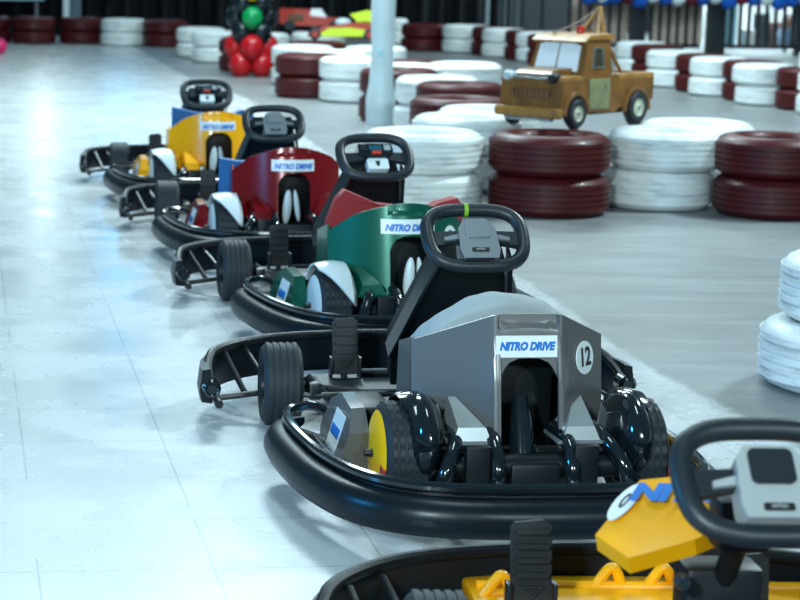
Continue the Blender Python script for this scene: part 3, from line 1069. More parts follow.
for a, b in zip(rim, rim[1:] + rim[:1]):
    bm.faces.new((T[a], T[b], U[b], U[a]))
bevel_all(bm, 0.005, 2, 20)
fair = obj('front_fairing', bm, YELB, K5, 20)
ex = (Q['C2'] - Q['C1']).normalized()
ey = (Q['P2'] - Q['P1'])
nrm = (Q['P2'] - Q['P1']).cross(Q['C1'] - Q['P1']).normalized()
if nrm.z < 0: nrm = -nrm
Mf = frame(Vector((-0.168, 0.919, 0.4515)), ey, nrm.cross(ey))
bm = NB()
plate(bm, [(0.068 * math.cos(2 * PI * k / 32), 0.020 * math.sin(2 * PI * k / 32)) for k in range(32)], Mf, 0.003, 0.006)
nd = obj('number_disc', bm, STICK, fair)
bm = text_mesh('0', 0.075, 0.0015, 0, 0.0006, 0.40)
Mt = frame(Mf.translation, -(nrm.cross(ey)), ey)
bmesh.ops.transform(bm, matrix=Mt @ Matrix.Translation((0, 0, 0.0065)), verts=bm.verts[:])
obj('number_lettering', bm, INK, nd)
n2 = (Q['P2'] - Q['C1']).cross(Q['C2'] - Q['C1']).normalized()
if n2.z < 0: n2 = -n2
Mt = frame(Vector((-0.055, 0.905, 0.4665)) + n2 * 0.009, (0.064, -0.020, 0.004), n2.cross(Vector((0.064, -0.020, 0.004))))
bm = text_mesh('NITRO', 0.085, 0.0055, 0.3, 0.0006, 0.80)
bmesh.ops.transform(bm, matrix=Mt @ Matrix.Translation((0, 0, 0.003)), verts=bm.verts[:])
obj('fairing_lettering', bm, STICKB, fair)

# ------------------------------------------------------------------ painted tyres
TR, TW = 0.345, 0.234
def tyre_mesh(m, low=False):
    bm = NB()
    h = TW / 2
    r = TR
    prof = [(r * 0.60, -h * 0.70), (r * 0.64, -h * 0.92), (r * 0.72, -h), (r * 0.84, -h * 0.985), (r * 0.93, -h * 0.86), (r * 0.985, -h * 0.62)]
    ng = 4
    for i in range(ng + 1):
        a = -h * 0.56 + 1.12 * h * i / ng
        prof += [(r, a - h * 0.10), (r, a + h * 0.10)]
        if i < ng:
            prof += [(r - 0.011, a + h * 0.115), (r - 0.011, a + h * 0.165)]
    prof += [(r * 0.985, h * 0.62), (r * 0.93, h * 0.86), (r * 0.84, h * 0.985), (r * 0.72, h), (r * 0.64, h * 0.92), (r * 0.60, h * 0.70), (r * 0.66, h * 0.4), (r * 0.68, 0), (r * 0.66, -h * 0.4)]
    lathe(bm, prof, 72)
    o = obj('stacked_tyre', bm, m, None, 45)
    return o
T_PROTO = {'w': tyre_mesh(TWHITE), 'm': tyre_mesh(TMAROON)}
T_USED = {'w': False, 'm': False}
# (x, y in the photo of the top centre 't' or the front foot 'b', colours bottom to top, where it stands)
STACKS = [
    (424, 130, 't', 'ww', 'beside the foot of the white pole, nearest the green kart', 'central'),
    (547, 217, 'b', 'mm', 'under the front of the toy tow truck', 'central'),
    (659, 213, 'b', 'ww', 'under the rear of the toy tow truck, in the front row', 'central'),
    (772, 219, 'b', 'mm', 'at the right end of the front row', 'central'),
    (866, 404, 'b', 'ww', 'alone at the right edge, nearest the camera', 'central'),
    (697, 127, 't', 'ww', 'behind the white and maroon stacks right of the tow truck', 'central'),
    (467, 115, 't', 'ww', 'between the pole-side white stack and the tow truck, front one', 'central'),
    (490, 107, 't', 'ww', 'just left of the tow truck front, behind another white stack', 'central'),
    (459, 97, 't', 'mm', 'left of the tow truck, wide maroon top showing', 'central'),
    (460, 82, 't', 'mm', 'behind the wide maroon stack left of the tow truck', 'central'),
    (437, 79, 't', 'ww', 'immediately right of the white pole', 'central'),
    (404, 76, 't', 'mm', 'behind the white pole', 'central'),
    (465, 65, 't', 'ww', 'right of the pole, farthest white top before the open floor', 'central'),
    (405, 67, 't', 'mw', 'behind the pole, white over maroon', 'central'),
    (410, 58, 't', 'mm', 'right of the pole, farthest maroon top of the cluster', 'central'),
    (355, 57, 't', 'ww', 'left of the white pole at the cluster edge', 'central'),
    (309, 53, 't', 'mm', 'right of the balloon column at the cluster edge', 'central'),
    (376, 44, 't', 'ww', 'behind the pole under the end of the yellow toy racer', 'central'),
    (334, 48, 't', 'ww', 'in front of the yellow and red toy racer', 'central'),
    (316, 39, 't', 'mm', 'under the yellow and red toy racer', 'central'),
    (303, 43, 't', 'ww', 'between the balloon column and the toy racer, behind a maroon stack', 'central'),
    (262, 32, 't', 'ww', 'right behind the balloon column', 'central'),
    (318, 30, 't', 'ww', 'under the front of the red toy pickup', 'central'),
    (246, 71, 'b', 'mm', 'left behind the balloon column', 'left'),
    (217, 62, 'b', 'ww', 'left of the balloon column, front one of two', 'left'),
    (201, 57, 'b', 'ww', 'left of the balloon column, rear one of two', 'left'),
    (166, 46, 'b', 'mm', 'in the back row, right of the white one', 'left'),
    (123, 45, 'b', 'ww', 'in the back row against the dark curtain at left', 'left'),
    (81, 43, 'b', 'mm', 'in the back row, left of the white one', 'left'),
    (34, 43, 'b', 'mm', 'in the back row, second from the left edge', 'left'),
    (-10, 42, 'b', 'mm', 'in the back row at the left edge', 'left'),
    (386, 43, 'b', 'ww', 'in the back row behind the pole', 'back'),
    (423, 52, 'b', 'mm', 'in the back row just right of the pole', 'back'),
    (465, 53, 'b', 'ww', 'in the back row before the curtain end', 'back'),
    (494, 55, 'b', 'mm', 'first narrow maroon one of the far barrier', 'right'),
    (505, 57, 'b', 'ww', 'left of the tow truck in the far barrier, left one', 'right'),
    (524, 59, 'b', 'mm', 'behind the tow truck front in the far barrier, left one', 'right'),
    (535, 61, 'b', 'ww', 'behind the tow truck windscreen, right of a maroon one', 'right'),
    (549, 65, 'b', 'mm', 'behind the tow truck cab in the far barrier', 'right'),
    (640, 75, 'b', 'ww', 'right behind the tow truck crane in the far barrier', 'right'),
    (656, 79, 'b', 'mm', 'above the tow truck bed in the far barrier', 'right'),
    (672, 87, 'b', 'ww', 'under the wooden slats in the far barrier', 'right'),
    (702, 92, 'b', 'mm', 'below the black fence post, first maroon one right of the slats', 'right'),
    (721, 97, 'b', 'ww', 'below the open fence bars in the far barrier, left one', 'right'),
    (747, 100, 'b', 'mm', 'between two white ones below the open fence bars', 'right'),
    (766, 106, 'b', 'ww', 'below the open fence bars, right one', 'right'),
    (804, 110, 'b', 'mm', 'beside the tall stack at the right edge', 'right'),
    (829, 116, 'b', 'www', 'in the three-high stack at the right edge', 'right'),
]
POLE_AT = ground(380, 125).to_2d()
COLUMN_AT = ground(251, 77).to_2d() + Vector((0, 0.14))
pos = []
for (x, y, k, cols, where, g) in STACKS:
    if k == 't':
        p = ground(x, y, 2 * TW)
    else:
        p = ground(x, y + (3 if y > 150 else 1.5), 0.0)
        d = Vector((p.x, p.y, 0)).normalized()
        p = p + d * TR
    pos.append(Vector((p.x, p.y)))
RAD = [0.31 if q[5] == 'right' else 0.350 if q[5] == 'central' else TR for q in STACKS]
FIX = [(POLE_AT, 0.14), (COLUMN_AT, 0.34)]
for it in range(4000):      # neighbours touch instead of running into one another
    mv = 0
    for i in range(len(pos)):
        for q, r in FIX:
            d = pos[i] - q
            if d.length < RAD[i] + r:
                pos[i].y += (1 if d.y > 0 else -1) * 0.01; mv = 1
        for j in range(i):
            d = pos[i] - pos[j]
            L = d.length
            need = (RAD[i] + RAD[j]) * (0.95 if max(STACKS[i][1], STACKS[j][1]) > 120 else 1.0) + 0.004
            if L < need:
                k = need - L
                mv = max(mv, k)
                if STACKS[i][5] == 'right' and STACKS[j][5] == 'right':
                    dn = d / max(L, 1e-6)
                    v = Vector((dn.x * 0.3, dn.y)) * k * 0.3
                    pos[i] += v; pos[j] -= v
                else:      # the farther one gives way
                    f = i if pos[i].y > pos[j].y else j
                    pos[f] += Vector((pos[f].x / pos[f].y, 1.0)) * k * 0.5
    if mv < 0.001: break
CN = {'w': 'white', 'm': 'maroon'}
GN = {'central': 'painted tyres of the central island', 'left': 'painted tyres along the left back', 'back': 'painted tyres in the back row', 'right': 'painted tyres of the far right barrier'}
for (sx, sy, k, cols, where, g), p in zip(STACKS, pos):
    for lv, c in enumerate(cols):
        if not T_USED[c]:
            o = T_PROTO[c]; T_USED[c] = True
        else:
            o = T_PROTO[c].copy(); COL.objects.link(o)
        jx, jy = (random.uniform(-1, 1) * 0.006, random.uniform(-1, 1) * 0.004)
        if sx == 659: jx = -0.02 if lv == 0 else 0.025
        if sx == 866: jx = -0.03 if lv == 0 else 0.03
        if sx == 766: jx = 0.02 if lv == 0 else -0.02
        zf = 1.0 if (g == 'central' and sy > 60) else 0.95 if g == 'central' else 0.88
        o.location = (p.x + jx, p.y + jy, (TW / 2 + lv * TW) * zf)
        o.rotation_euler = (0, 0, random.randrange(4) * PI / 2)
        sc = (0.31 if g == 'right' else 0.350 if g == 'central' else TR) / TR * (1.0 if sx != 659 or lv else 0.93)
        o.scale = (sc, sc, zf)
        nm = {0: 'lower', 1: 'upper', 2: 'topmost'}[lv] if len(cols) < 3 else ('bottom', 'middle', 'topmost')[lv]
        tag(o, '%s %s painted tyre %s' % (nm, CN[c], where), 'tyre', GN[g])

# ------------------------------------------------------------------ toy tow truck
TB = mat('tow_truck_brown', (0.27, 0.115, 0.022), 0.38, coat=0.3, vary=0.5, vscale=9)
TB2 = mat('tow_truck_tan', (0.42, 0.20, 0.04), 0.42, vary=0.4, vscale=12)
TGRN = mat('faded_green_door_paint', (0.26, 0.27, 0.13), 0.5, vary=0.3)
TGLASS = mat('pale_windscreen', (0.88, 0.92, 0.94), 0.12, coat=0.5)
DKGLASS = mat('dark_window', (0.05, 0.045, 0.03), 0.15)
CREAM = mat('cream_rim', (0.55, 0.58, 0.45), 0.4)
CHROME = mat('dull_chrome', (0.45, 0.48, 0.50), 0.25, metal=0.8)
BROWND = mat('rust_brown', (0.16, 0.07, 0.025), 0.5, vary=0.5)
LAMP = mat('lamp_glass', (0.45, 0.55, 0.58), 0.2)

fw = Vector((-0.745, -0.667, 0))
lf = Vector((0.667, -0.745, 0))
cA = ground(574, 128, 2 * TW)
cA.z = 0
tc_ = cA - fw * 0.31 - lf * 0.235
tr = thing('toy_tow_truck', 'brown toy tow truck with a red roof beacon on top of the tyres', 'toy truck', (tc_.x, tc_.y, 2 * TW + 0.002), math.atan2(fw.y, fw.x))
tr.scale = (0.965, 0.965, 1.0)
bm = NB()
side = [(-0.50, 0.14), (-0.50, 0.285), (-0.09, 0.285), (-0.09, 0.30), (0.18, 0.30), (0.44, 0.285), (0.455, 0.10), (-0.10, 0.075), (-0.14, 0.10), (-0.30, 0.10)]
prism(bm, side, lambda u, v: (u, -0.24, v), lambda u, v: (u, 0.24, v))
bevel_all(bm, 0.012, 2)
body = obj('body', bm, TB, tr)
# flat bed: dark floor colour imitates the shade of a hollow; side rails
bm = NB()
box(bm, -0.47, -0.12, -0.19, 0.19, 0.286, 0.292, 0)
obj('truck_bed', bm, BROWND, tr)
bm = NB()
for s in (-1, 1):
    box(bm, -0.50, -0.12, s * 0.22 - 0.025, s * 0.22 + 0.025, 0.27, 0.305, 0.008)
box(bm, -0.505, -0.475, -0.24, 0.24, 0.15, 0.305, 0.006)
obj('bed_rail', bm, TB2, tr)
# front fenders, rear arches
for (x, r) in ((0.31, 0.105), (-0.32, 0.115)):
    for s in (-1, 1):
        bm = NB()
        pts = [(x + (r + 0.012) * math.cos(a), s * 0.245, 0.085 + (r + 0.012) * math.sin(a)) for a in [math.radians(-5 + 190 * k / 14) for k in range(15)]]
        tube(bm, pts, 0.016, 8)
        obj('wheel_arch', bm, TB, tr)
        bm = NB()
        lathe(bm, [(0, 0.012), (r - 0.01, 0.012), (r, 0.004), (r, -0.004), (0, -0.008)], 28, 'X')
        bmesh.ops.transform(bm, matrix=Matrix.Translation((x, s * 0.236, 0.088)) @ Matrix.Rotation(PI / 2, 4, 'Z'), verts=bm.verts[:])
        obj('wheel_well', bm, INK, tr)
# cab
bm = NB()
cab = [(-0.085, 0.29), (-0.085, 0.50), (-0.06, 0.535), (0.10, 0.535), (0.155, 0.505), (0.215, 0.30)]
prism(bm, cab, lambda u, v: (u, -0.215 + max(0, v - 0.30) * 0.12, v), lambda u, v: (u, 0.215 - max(0, v - 0.30) * 0.12, v))
bevel_all(bm, 0.014, 3)
cabo = obj('cab', bm, TB, tr)
bm = NB()
Mw = frame((0.190, 0, 0.395), (0, 1, 0), (-0.29, 0, 1))
plate(bm, [(-0.165, -0.075), (0.165, -0.075), (0.155, 0.085), (0.11, 0.10), (-0.11, 0.10), (-0.155, 0.085)], Mw, -0.012, 0.008)
bevel_all(bm, 0.006, 2)
obj('windscreen', bm, TGLASS, cabo)
bm = NB()
tube(bm, [Mw @ Vector((0, -0.07, 0.009)), Mw @ Vector((0, 0.10, 0.009))], 0.004, 6)
obj('windscreen_divider', bm, TB, cabo)
for s in (-1, 1):
    bm = NB()
    yo = s * 0.213
    prism(bm, [(0.00, 0.345), (0.115, 0.345), (0.085, 0.465), (0.00, 0.465)], lambda u, v: (u, s * (0.217 - (v - 0.30) * 0.12), v), lambda u, v: (u, s * (0.205 - (v - 0.30) * 0.12), v))
    wi = obj('side_window', bm, DKGLASS, cabo)
    bm = NB()
    tube(bm, [(0.0, s * 0.2125, 0.345), (0.115, s * 0.2125, 0.345), (0.085, s * 0.199, 0.465), (0.0, s * 0.199, 0.465)], 0.006, 6, closed=True)
    obj('window_frame', bm, CHROME, wi)
bm = NB()
prism(bm, [(-0.11, 0.525), (-0.09, 0.545), (0.14, 0.54), (0.20, 0.505), (0.19, 0.495), (0.14, 0.515), (-0.10, 0.512)], lambda u, v: (u, -0.205, v), lambda u, v: (u, 0.205, v))
bevel_all(bm, 0.006, 2)
obj('roof_visor', bm, TB2, cabo)
bm = NB()
lathe(bm, [(0, 0.545), (0.024, 0.545), (0.024, 0.575), (0.018, 0.588), (0, 0.592)], 20, closed=False, center=(0.0, 0.02, 0))
obj('roof_beacon', bm, mat('red_beacon', (0.55, 0.02, 0.01), 0.2), cabo)
# doors
for s in (-1, 1):
    bm = NB()
    box(bm, -0.03, 0.185, s * 0.244 - 0.003, s * 0.244 + 0.003, 0.10, 0.285, 0.004)
    dd = obj('cab_door', bm, TGRN if True else TB, tr)
    bm = NB()
    box(bm, -0.01, 0.03, s * 0.250 - 0.005, s * 0.250 + 0.005, 0.235, 0.245, 0.002)
    obj('door_handle', bm, CHROME, dd)
# bonnet and front
bm = NB()
prism(bm, [(0.20, 0.295), (0.42, 0.29), (0.44, 0.315), (0.40, 0.335), (0.22, 0.345)], lambda u, v: (u, -0.13, v), lambda u, v: (u, 0.13, v))
bevel_all(bm, 0.012, 3)
obj('bonnet', bm, TB, tr)
bm = NB()
box(bm, 0.38, 0.47, -0.13, 0.13, 0.285, 0.30, 0.004)
obj('bonnet_lip', bm, CHROME, tr)
bm = NB()
box(bm, 0.452, 0.464, -0.15, 0.15, 0.17, 0.225, 0.004)
gr = obj('grille', bm, BROWND, tr)
bm = NB()
for k in range(9):
    y = -0.13 + k * 0.0325
    box(bm, 0.463, 0.469, y - 0.005, y + 0.005, 0.172, 0.223, 0.001)
obj('grille_bars', bm, TB, gr)
for s in (-1, 1):
    bm = NB()
    box(bm, 0.24, 0.445, s * 0.20 - 0.045, s * 0.20 + 0.045, 0.27, 0.305, 0.014)
    obj('front_wing', bm, TB2, tr)
    bm = NB()
    lathe(bm, [(0, 0.035), (0.020, 0.032), (0.030, 0.02), (0.032, 0.0), (0.026, -0.05), (0, -0.06)], 20, 'X', center=(0.455, s * 0.175, 0.295))
    hl = obj('headlight', bm, LAMP if s < 0 else BLACKM, tr)
bm = NB()
box(bm, 0.44, 0.50, -0.25, 0.25, 0.055, 0.115, 0.014)
obj('front_bumper', bm, TB2, tr)
bm = NB()
box(bm, 0.43, 0.485, -0.17, 0.17, 0.035, 0.055, 0.005)
obj('bumper_valance', bm, CHROME, tr)
bm = NB()
box(bm, -0.44, 0.42, -0.17, 0.17, 0.06, 0.11, 0.01)
obj('underframe', bm, INK, tr)
# wheels
for (x, r) in ((0.31, 0.083), (-0.32, 0.095)):
    for s in (-1, 1):
        bm = NB()
        lathe(bm, [(r * 0.55, -0.03), (r * 0.9, -0.035), (r, -0.025), (r, 0.025), (r * 0.9, 0.035), (r * 0.55, 0.03)], 36, 'X')
        bmesh.ops.transform(bm, matrix=Matrix.Rotation(PI / 2, 4, 'Z'), verts=bm.verts[:])
        w_ = obj('wheel', bm, RUBBER, tr, 30, (x, s * 0.235, r))
        bm = NB()
        lathe(bm, [(0, 0.034), (r * 0.18, 0.034), (r * 0.22, 0.024), (r * 0.5, 0.022), (r * 0.6, 0.032), (r * 0.6, 0.0), (0, 0.0)], 28, 'X')
        bmesh.ops.transform(bm, matrix=Matrix.Rotation(s * PI / 2, 4, 'Z'), verts=bm.verts[:])
        obj('wheel_rim', bm, CREAM, w_)
        bm = NB()
        lathe(bm, [(0, 0.037), (r * 0.10, 0.037), (r * 0.10, 0.03), (0, 0.03)], 12, 'X')
        bmesh.ops.transform(bm, matrix=Matrix.Rotation(s * PI / 2, 4, 'Z'), verts=bm.verts[:])
        obj('wheel_nut', bm, INK, w_)
# crane
bm = NB()
tip = (-0.22, 0.0, 0.70)
for s in (-1, 1):
    tube(bm, [(-0.13, s * 0.15, 0.285), (-0.14, s * 0.10, 0.52), tip], 0.015, 8)
    tube(bm, [(-0.30, s * 0.14, 0.285), (-0.14, s * 0.10, 0.52)], 0.012, 8)
    tube(bm, [(-0.11, s * 0.07, 0.53), tip], 0.010, 8)
tube(bm, [(-0.14, -0.12, 0.52), (-0.14, 0.14, 0.52)], 0.014, 8)
tube(bm, [(-0.12, -0.13, 0.535), (-0.12, 0.15, 0.535)], 0.012, 8)
for k in range(3):
    z = 0.56 + k * 0.04
    f = (z - 0.52) / 0.18
    tube(bm, [(-0.14 - 0.08 * f, -0.10 * (1 - f), z), (-0.14 - 0.08 * f, 0.10 * (1 - f), z)], 0.006, 6)
cr = obj('crane_frame', bm, TB2, tr)
bm = NB()
tube(bm, [(-0.22, 0, 0.70), (-0.05, -0.05, 0.60), (0.15, -0.08, 0.545)], 0.005, 6)
obj('crane_cable', bm, BROWND, cr)
bm = NB()
tube(bm, smooth_path([(-0.22, 0.0, 0.69), (-0.235, 0.01, 0.62), (-0.235, 0.01, 0.56), (-0.22, 0.01, 0.545), (-0.205, 0.01, 0.56)], 4), 0.009, 8)
obj('tow_hook', bm, WHITEP, cr)

# ------------------------------------------------------------------ small red pickup and yellow/red racer on the back stacks
TRED = mat('toy_red_paint', (0.42, 0.035, 0.02), 0.35, coat=0.3)
TLIME = mat('toy_lime_paint', (0.62, 0.78, 0.03), 0.4)
p = ground(312, 31, 0.444)
pk = thing('toy_pickup', 'red toy pickup on the far tyre stacks beside the balloon column', 'toy truck', (p.x, p.y, 2 * TW * 0.95 + 0.002), math.radians(-8))
bm = NB()
prism(bm, [(-0.42, 0.10), (-0.42, 0.29), (-0.02, 0.28), (-0.02, 0.20), (0.45, 0.16), (0.47, 0.07), (-0.30, 0.07)], lambda u, v: (u, -0.17, v), lambda u, v: (u, 0.17, v))
bevel_all(bm, 0.015, 2)
obj('body', bm, TRED, pk)
bm = NB()
prism(bm, [(-0.05, 0.19), (0.0, 0.29), (0.12, 0.29), (0.20, 0.18)], lambda u, v: (u, -0.14, v), lambda u, v: (u, 0.14, v))
bevel_all(bm, 0.012, 2)
obj('cab', bm, TGLASS, pk)
bm = NB()
box(bm, -0.30, -0.10, -0.178, -0.165, 0.13, 0.22, 0.01)
obj('bed_panel', bm, BROWND, pk)
for x in (-0.28, 0.30):
    for s in (-1, 1):
        bm = NB()
        lathe(bm, [(0, -0.03), (0.06, -0.03), (0.075, -0.02), (0.075, 0.02), (0.06, 0.03), (0, 0.03)], 24, 'X')
        bmesh.ops.transform(bm, matrix=Matrix.Rotation(PI / 2, 4, 'Z'), verts=bm.verts[:])
        obj('wheel', bm, RUBBER, pk, 30, (x, s * 0.15, 0.075))
p = ground(341, 40, 0.444)
rc = thing('toy_racing_car', 'lime and red toy racing car with a rear spoiler, left of the pole', 'toy car', (p.x, p.y, 2 * TW * 0.95 + 0.002), math.radians(176))
bm = NB()
prism(bm, [(-0.42, 0.08), (-0.42, 0.20), (-0.28, 0.23), (-0.10, 0.20), (0.20, 0.15), (0.40, 0.06), (0.40, 0.04), (-0.40, 0.04)], lambda u, v: (u, -0.13, v), lambda u, v: (u, 0.13, v))
bevel_all(bm, 0.02, 3)
obj('body', bm, TRED, rc)
bm = NB()
prism(bm, [(-0.32, 0.05), (-0.32, 0.12), (-0.10, 0.15), (0.15, 0.14), (0.26, 0.07), (0.22, 0.04)], lambda u, v: (u, 0.12, v), lambda u, v: (u, 0.155, v))
bevel_all(bm, 0.008, 2)
obj('side_panel', bm, TLIME, rc)
bm = NB()
box(bm, -0.45, -0.20, -0.13, 0.13, 0.285, 0.30, 0.006)
prism(bm, [(-0.42, 0.18), (-0.20, 0.20), (-0.10, 0.30), (-0.30, 0.345), (-0.45, 0.33)], lambda u, v: (u, 0.115, v), lambda u, v: (u, 0.13, v))
prism(bm, [(-0.42, 0.18), (-0.20, 0.20), (-0.10, 0.30), (-0.30, 0.345), (-0.45, 0.33)], lambda u, v: (u, -0.13, v), lambda u, v: (u, -0.115, v))
obj('spoiler', bm, TLIME, rc)
bm = NB()
ellipsoid(bm, (-0.02, 0, 0.20), (0.10, 0.07, 0.06))
obj('cockpit', bm, LAMP, rc)
for x in (-0.33, 0.31):
    for s in (-1, 1):
        bm = NB()
        lathe(bm, [(0, -0.03), (0.055, -0.03), (0.07, -0.02), (0.07, 0.02), (0.055, 0.03), (0, 0.03)], 24, 'X')
        bmesh.ops.transform(bm, matrix=Matrix.Rotation(PI / 2, 4, 'Z'), verts=bm.verts[:])
        w_ = obj('wheel', bm, RUBBER, rc, 30, (x, s * 0.15, 0.07))
        bm = NB()
        lathe(bm, [(0, 0.034), (0.04, 0.034), (0.044, 0.0), (0, 0.0)], 20, 'X')
        bmesh.ops.transform(bm, matrix=Matrix.Rotation(s * PI / 2, 4, 'Z'), verts=bm.verts[:])
        obj('wheel_rim', bm, TRED, w_)

# ------------------------------------------------------------------ white pole
p = POLE_AT
bm = NB()
rr = []
for k in range(40):
    z = k * 0.12
    rr.append((0.102 + 0.006 * math.sin(k * 0.9) + (0.02 if z < 0.25 else 0) , z))
def wob(r, h, k, j): return (r * (1 + 0.02 * math.sin(k * 0.8 + j * 0.5)), h)
lathe(bm, [(0, 0)] + rr + [(0, 39 * 0.12)], 32, closed=False, fn=wob)
POLEM = mat('wrapped_white_pole', (0.55, 0.66, 0.69), 0.4, bump=0.5, bscale=8, vary=0.12, vscale=5)
pole = tag(obj('round_pole', bm, POLEM, None, 60, (p.x, p.y, 0.0)), 'thick white round pole among the tyre stacks', 'pole')
bm = NB()
ellipsoid(bm, (-0.03, -0.100, 0.63), (0.03, 0.008, 0.035))
obj('paint_spot', bm, mat('teal_mark', (0.35, 0.60, 0.66), 0.6), pole)

# ------------------------------------------------------------------ balloons
def balloon_mesh(r, m):
    bm = NB()
    prof = []
    for k in range(15):
        a = -PI / 2 + PI * k / 14
        rr = r * math.cos(a)
        z = r * 1.08 * math.sin(a)
        if z < 0: z *= 1.08
        prof.append((max(rr, 0), z))
    lathe(bm, prof, 28, closed=False)
    return obj('balloon', bm, m, None, 80)
def bmat(name, c):
    return mat(name, c, 0.15, spec=0.35)
BM = {'red': balloon_mesh(0.14, bmat('red_balloon', (0.42, 0.008, 0.012))), 'black': balloon_mesh(0.125, bmat('black_balloon', (0.004, 0.010, 0.014))),
      'green': balloon_mesh(0.125, bmat('green_balloon', (0.003, 0.24, 0.07))), 'yellow': balloon_mesh(0.115, bmat('yellow_balloon', (0.75, 0.48, 0.0))),
      'blue': balloon_mesh(0.14, bmat('blue_balloon', (0.003, 0.07, 0.35))), 'white': balloon_mesh(0.14, bmat('white_balloon', (0.6, 0.68, 0.7))),
      'maroon': balloon_mesh(0.14, bmat('maroon_balloon', (0.10, 0.006, 0.02))), 'pink': balloon_mesh(0.10, bmat('pink_balloon', (0.70, 0.02, 0.14)))}
BU = set()
def balloon(c, loc, label, group, rot=(0, 0, 0), s=1.0):
    if c not in BU:
        o = BM[c]; BU.add(c)
    else:
        o = BM[c].copy(); COL.objects.link(o)
    o.location = loc; o.rotation_euler = rot; o.scale = (s, s, s)
    return tag(o, label, 'balloon', group)
bc = ground(251, 77, 0.0)
bx, by = bc.x, bc.y + 0.14
GB = 'balloons of the balloon column'
SIDE = {0: 'front', 1: 'right', 2: 'rear', 3: 'left'}
# (z, rotation offset degrees, colours for angles around, spread)
layers = [(0.145, 45, ['red'] * 4, 0.175, 'bottom'), (0.355, 0, ['red'] * 4, 0.185, 'second'), (0.53, 45, ['black'] * 4, 0.16, 'third'),
          (0.70, 0, ['green', 'black', 'black', 'black'], 0.185, 'fourth'), (0.865, 45, ['black'] * 4, 0.16, 'fifth'), (1.02, 0, ['yellow', 'black', 'black', 'black'], 0.175, 'sixth')]
for z, off, cols, spread, ln in layers:
    for k, c in enumerate(cols):
        a = math.radians(-90 + off + 90 * k)
        place = SIDE[k] if off == 0 else ('right front', 'right rear', 'left rear', 'left front')[k]
        balloon(c, (bx + spread * math.cos(a), by + spread * math.sin(a), z), '%s balloon at the %s of the %s layer up in the column' % (c, place, ln), GB)
bm = NB()
tube(bm, [(bx, by, 0), (bx, by, 1.1)], 0.02, 10)
lathe(bm, [(0, 0), (0.05, 0), (0.05, 0.01), (0, 0.01)], 20, center=(bx, by, 0))
tag(obj('balloon_stand', bm, WHITEP), 'thin white stand inside the balloon column', 'stand')
p = ground(0, 54, 0.0)
balloon('pink', (p.x, p.y, 0.112), 'pink balloon on the floor at the left edge', 'single balloons')

# ------------------------------------------------------------------ back of the hall
CURT = mat('black_curtain', (0.004, 0.007, 0.011), 0.8)
def ground_at(px, y):
    return (px - PX) / F_PX * (y * cp + CAM_H * sp)
YB = 34.5
x0, x1 = ground_at(-260, YB), ground_at(505, YB)
bm = NB()
n = 420
A, B = [], []
for k in range(n + 1):
    x = x0 + (x1 - x0) * k / n
    y = YB + 0.07 * math.sin(k * 0.62) + 0.04 * math.sin(k * 0.23 + 1)
    A.append(bm.verts.new((x, y, 0.0)))
    B.append(bm.verts.new((x, y, 5.0)))
for k in range(n):
    bm.faces.new((A[k], A[k + 1], B[k + 1], B[k]))
bmesh.ops.solidify(bm, geom=bm.faces[:], thickness=0.03)
tag(obj('stage_curtain', bm, CURT, None, 80), 'long black curtain closing the back of the hall', 'curtain')
WALLM = mat('dark_back_wall', (0.003, 0.006, 0.009), 0.7)
bm = NB()
box(bm, -9, 22, 39.0, 39.3, 0, 6)
tag(obj('wall_back', bm, WALLM), 'dark back wall behind the fence', 'wall', kind='structure')
# left: white post, pale cabinet and grey board in front of the curtain
LP = mat('pale_blue_board', (0.28, 0.42, 0.48), 0.5)
bm = NB(); xa = ground_at(60, 32.8)
box(bm, xa - 0.05, xa + 0.05, 33.75, 33.85, 0, 4.5, 0.01)
tag(obj('thin_post', bm, WHITEP), 'thin white post before the curtain at upper left', 'post')
bm = NB(); xa = ground_at(68, 33.1)
box(bm, xa - 0.09, xa + 0.12, 34.0, 34.15, 0, 4.0, 0.01)
tag(obj('grey_board', bm, mat('grey_board', (0.10, 0.15, 0.18), 0.5)), 'grey upright board right of the thin white post', 'board')
bm = NB(); xa = ground_at(10, 32.9); xb = ground_at(36, 32.9)
box(bm, -4.0, xb + 0.02, 33.6, 34.2, 0.60, 0.68, 0.01)
tb = tag(obj('folding_table', bm, LP), 'pale folding table behind the tyres at the left edge', 'table')
for x in (-3.9, xb - 0.1):
    for yy in (33.7, 34.1):
        bm = NB(); tube(bm, [(x, yy, 0), (x, yy, 0.6)], 0.02)
        obj('table_leg', bm, METAL, tb)
bm = NB()
box(bm, -2.95, -2.55, 33.75, 34.05, 0.68, 1.15, 0.02)
tag(obj('white_bag', bm, WHITEP), 'white bag standing on the pale folding table', 'bag')

